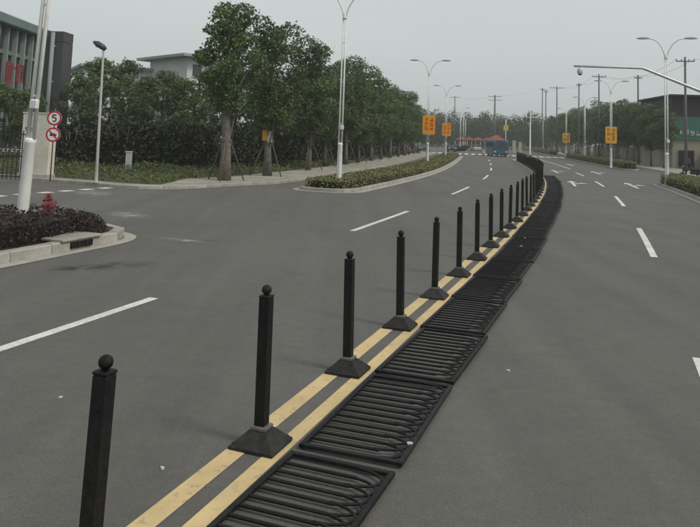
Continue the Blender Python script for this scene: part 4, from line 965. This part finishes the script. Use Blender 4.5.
def car(p, rz, paint, label):
    t = thing('car', label, 'car', p, rz, 'distant cars'); m = mat(*paint); W_ = 1.78
    lo = [(-2.2, .3), (-2.25, .7), (-2.1, .95), (-1.2, 1.0), (1.0, .98), (2.0, .82), (2.2, .62), (2.22, .3)]
    hi = [(-1.75, .97), (-1.1, 1.42), (.15, 1.46), (1.0, .97)]
    def ext(pr_, w0, w1):
        n = len(pr_); mz = min(z for _, z in pr_); M_ = max(z for _, z in pr_); vs = []
        for sg in (-1, 1):
            for y, z in pr_: u = (z-mz)/(M_-mz); vs.append((sg*(w0+(w1-w0)*u)/2, y, z))
        return MB().add(vs, [tuple(reversed(range(n))), tuple(range(n, 2*n))]+[(i, (i+1) % n, n+(i+1) % n, n+i) for i in range(n)])
    ext(lo, W_, W_*.94).obj('body', m, t); ext(hi, W_*.9, W_*.72).obj('cabin', M_GLASS, t); MB().box((0, -.45, 1.455), (W_*.70, 1.2, .05), bev=.02).obj('roof', m, t)
    for sg in (-1, 1):
        for y in (-1.35, 1.35): wheel_mb(t, sg*.78, y, .31, .2)
        MB().box((sg*.66, 2.17, .68), (.34, .1, .14), bev=.03).obj('headlight', M_LENS, t); MB().box((sg*.98, .7, 1.0), (.16, .1, .12), bev=.03).obj('mirror', m, t)
    MB().box((0, 2.21, .45), (1.2, .06, .16), bev=.02).obj('grille', M_RUBBER, t)
DK = ('black_car_paint', (.015, .016, .018), .3, .1, 1); WH = ('silver_car_paint', (.45, .46, .46), .3, .1, 1)
pc = ground(451.5, 150, 0); car(Vector((*at(451.5, 148, 150).xy, 0)), rzC(sY(150))+math.pi+R(8), DK, 'dark car waiting beyond the crossing right of the orange boards')
car(Vector((*at(424, 148, 140).xy, 0)), rzC(sY(140))+math.pi+R(10), DK, 'dark car seen under the larger orange board')
car(Vector((*at(476, 148, 172).xy, 0)), rzC(sY(160))+R(10), WH, 'pale car far beyond the crossing, left of the bus')
def tent(px, Y, w_, h, label, col=('red_canvas', (.28, .05, .045), .7, .1, 1)):
    p = at(px, 150, Y); t = thing('market_canopy', label, 'canopy', (p.x, p.y, 0), R(-10), 'red canopies at the junction'); a = w_/2; b = MB()
    b.add([(-a, -a, h), (a, -a, h), (a, a, h), (-a, a, h), (0, 0, h+w_*.26)], [(0, 1, 4), (1, 2, 4), (2, 3, 4), (3, 0, 4)]); vs = [(-a, -a), (a, -a), (a, a), (-a, a)]
    b.obj('canopy_top', mat(*col), t)
    v = MB(); v.box((0, -a, h-.14), (w_, .04, .3)); v.box((0, a, h-.14), (w_, .04, .3)); v.box((-a, 0, h-.14), (.04, w_-.06, .3)); v.box((a, 0, h-.14), (.04, w_-.06, .3)); v.obj('valance', mat(*col), t)
    for x, y in vs: MB().tube([(x*.97, y*.97, 0), (x*.97, y*.97, h)], .05, 6).obj('leg', M_GALV, t)
tent(496, 150, 3.6, 2.9, 'red canopy straight behind the bus roof')
for k, (px, Y) in enumerate(((487, 172), (478, 176), (469, 180), (461, 186))): tent(px, Y, 3.2, 2.6, '%s red canopy in the row left of the bus' % ordw(k), ('faded_red_canvas', (.17, .06, .05), .8, .15, 1))
tent(412, 128, 2.6, 2.5, 'red canopy under the left trees beside the orange boards')
tent(640-229, 150, 2.4, 2.6, 'second red canopy deeper under the left trees')
# gantry and small roadside poles by the junction
def gantry():
    p = at(530, 150, 150); t = thing('signal_gantry', 'pale pole with a horizontal bar beyond the crossing', 'gantry', (p.x, p.y, 0), R(-8)); z = at(530, 117.5, 150).z
    MB().lathe([(.2, 0), (.2, .05), (.15, .1), (.11, z+1.4)], 12).obj('column', M_GALV, t); MB().tube([(-1.7, 0, z), (1.7, 0, z)], .10, 8).obj('crossbar', M_GALV, t)
    for x in (-1.2, -.5): h = MB().box((x, -.08, z-.42), (.26, .2, .7), bev=.03).obj('signal_head', M_RUBBER, t)
gantry()
p = at(505.5, 150, 140); t = thing('junction_sign', 'slim pole with a yellow-green square sign behind the bus', 'sign', (p.x, p.y, 0)); z = at(505.5, 128, 140).z
MB().tube([(0, 0, 0), (0, 0, z+1.6)], .07, 8).obj('pole', M_LPOLE, t); MB().box((-.0, -.09, z), (.95, .05, 1.05), bev=.01).obj('plate', mat('lime_plate', (.42, .44, .05), .5, .1, 2), t)
for k, (px, ht_) in enumerate(((514, 2.6), (520, 2.3))):
    p = at(px, 150, 165); t = thing('stone_pillar', 'cream stone pillar beyond the crossing, %s from the bus' % ordw(k), 'pillar', (p.x, p.y, 0), 0, 'cream pillars'); mm = mat('cream_stone', (.42, .40, .33), .8, .1, 1)
    MB().box((0, 0, ht_/2), (.65, .65, ht_), bev=.03).obj('shaft', mm, t); MB().box((0, 0, ht_+.1), (.8, .8, .2), bev=.03).obj('cap', mm, t)
# litter on the panels and road
lm = mat('pale_litter', (.5, .5, .47), .8, .1, 9)
for k, (px, py) in enumerate(((521, 246), (525, 238), (516, 229), (410, 444), (60, 398), (162, 469), (508, 371), (402, 312))):
    q = ground(px, py, .05 if k < 4 else .0); b = MB(); n = 7; rr = random.Random(k); sz = .032 if k < 4 else .022
    top_ = [(sz*math.cos(6.283*j/n)*rr.uniform(.6, 1.2), sz*.7*math.sin(6.283*j/n)*rr.uniform(.6, 1.2)) for j in range(n)]
    o = b.prism(top_, 0, .012).obj('litter_scrap', lm, None, (q.x, q.y, .048 if k < 4 else .001), k); tag(o, ('pale scrap lying on a flattened fence panel, %s from the far side' % ordw(k)) if k < 4 else ('pale scrap lying on bare asphalt, %s from the left lamp' % ordw(k-4)), 'litter', 'scraps of litter')

# ------------------------------------------------------------------ haze
hz = MB().box((0, 1850, 19.5), (6100, 4400, 42)).obj('haze', None); tag(hz, 'thin grey haze lying over the whole road', 'haze', kind='stuff')
hm = bpy.data.materials.new('haze_air'); hm.use_nodes = True; t = hm.node_tree; t.nodes.clear(); o = t.nodes.new('ShaderNodeOutputMaterial'); pv = t.nodes.new('ShaderNodeVolumePrincipled')
pv.inputs['Color'].default_value = (.995, .998, 1, 1); pv.inputs['Density'].default_value = .0007; pv.inputs['Anisotropy'].default_value = 0.2
t.links.new(pv.outputs[0], o.inputs['Volume']); hz.data.materials.append(hm)
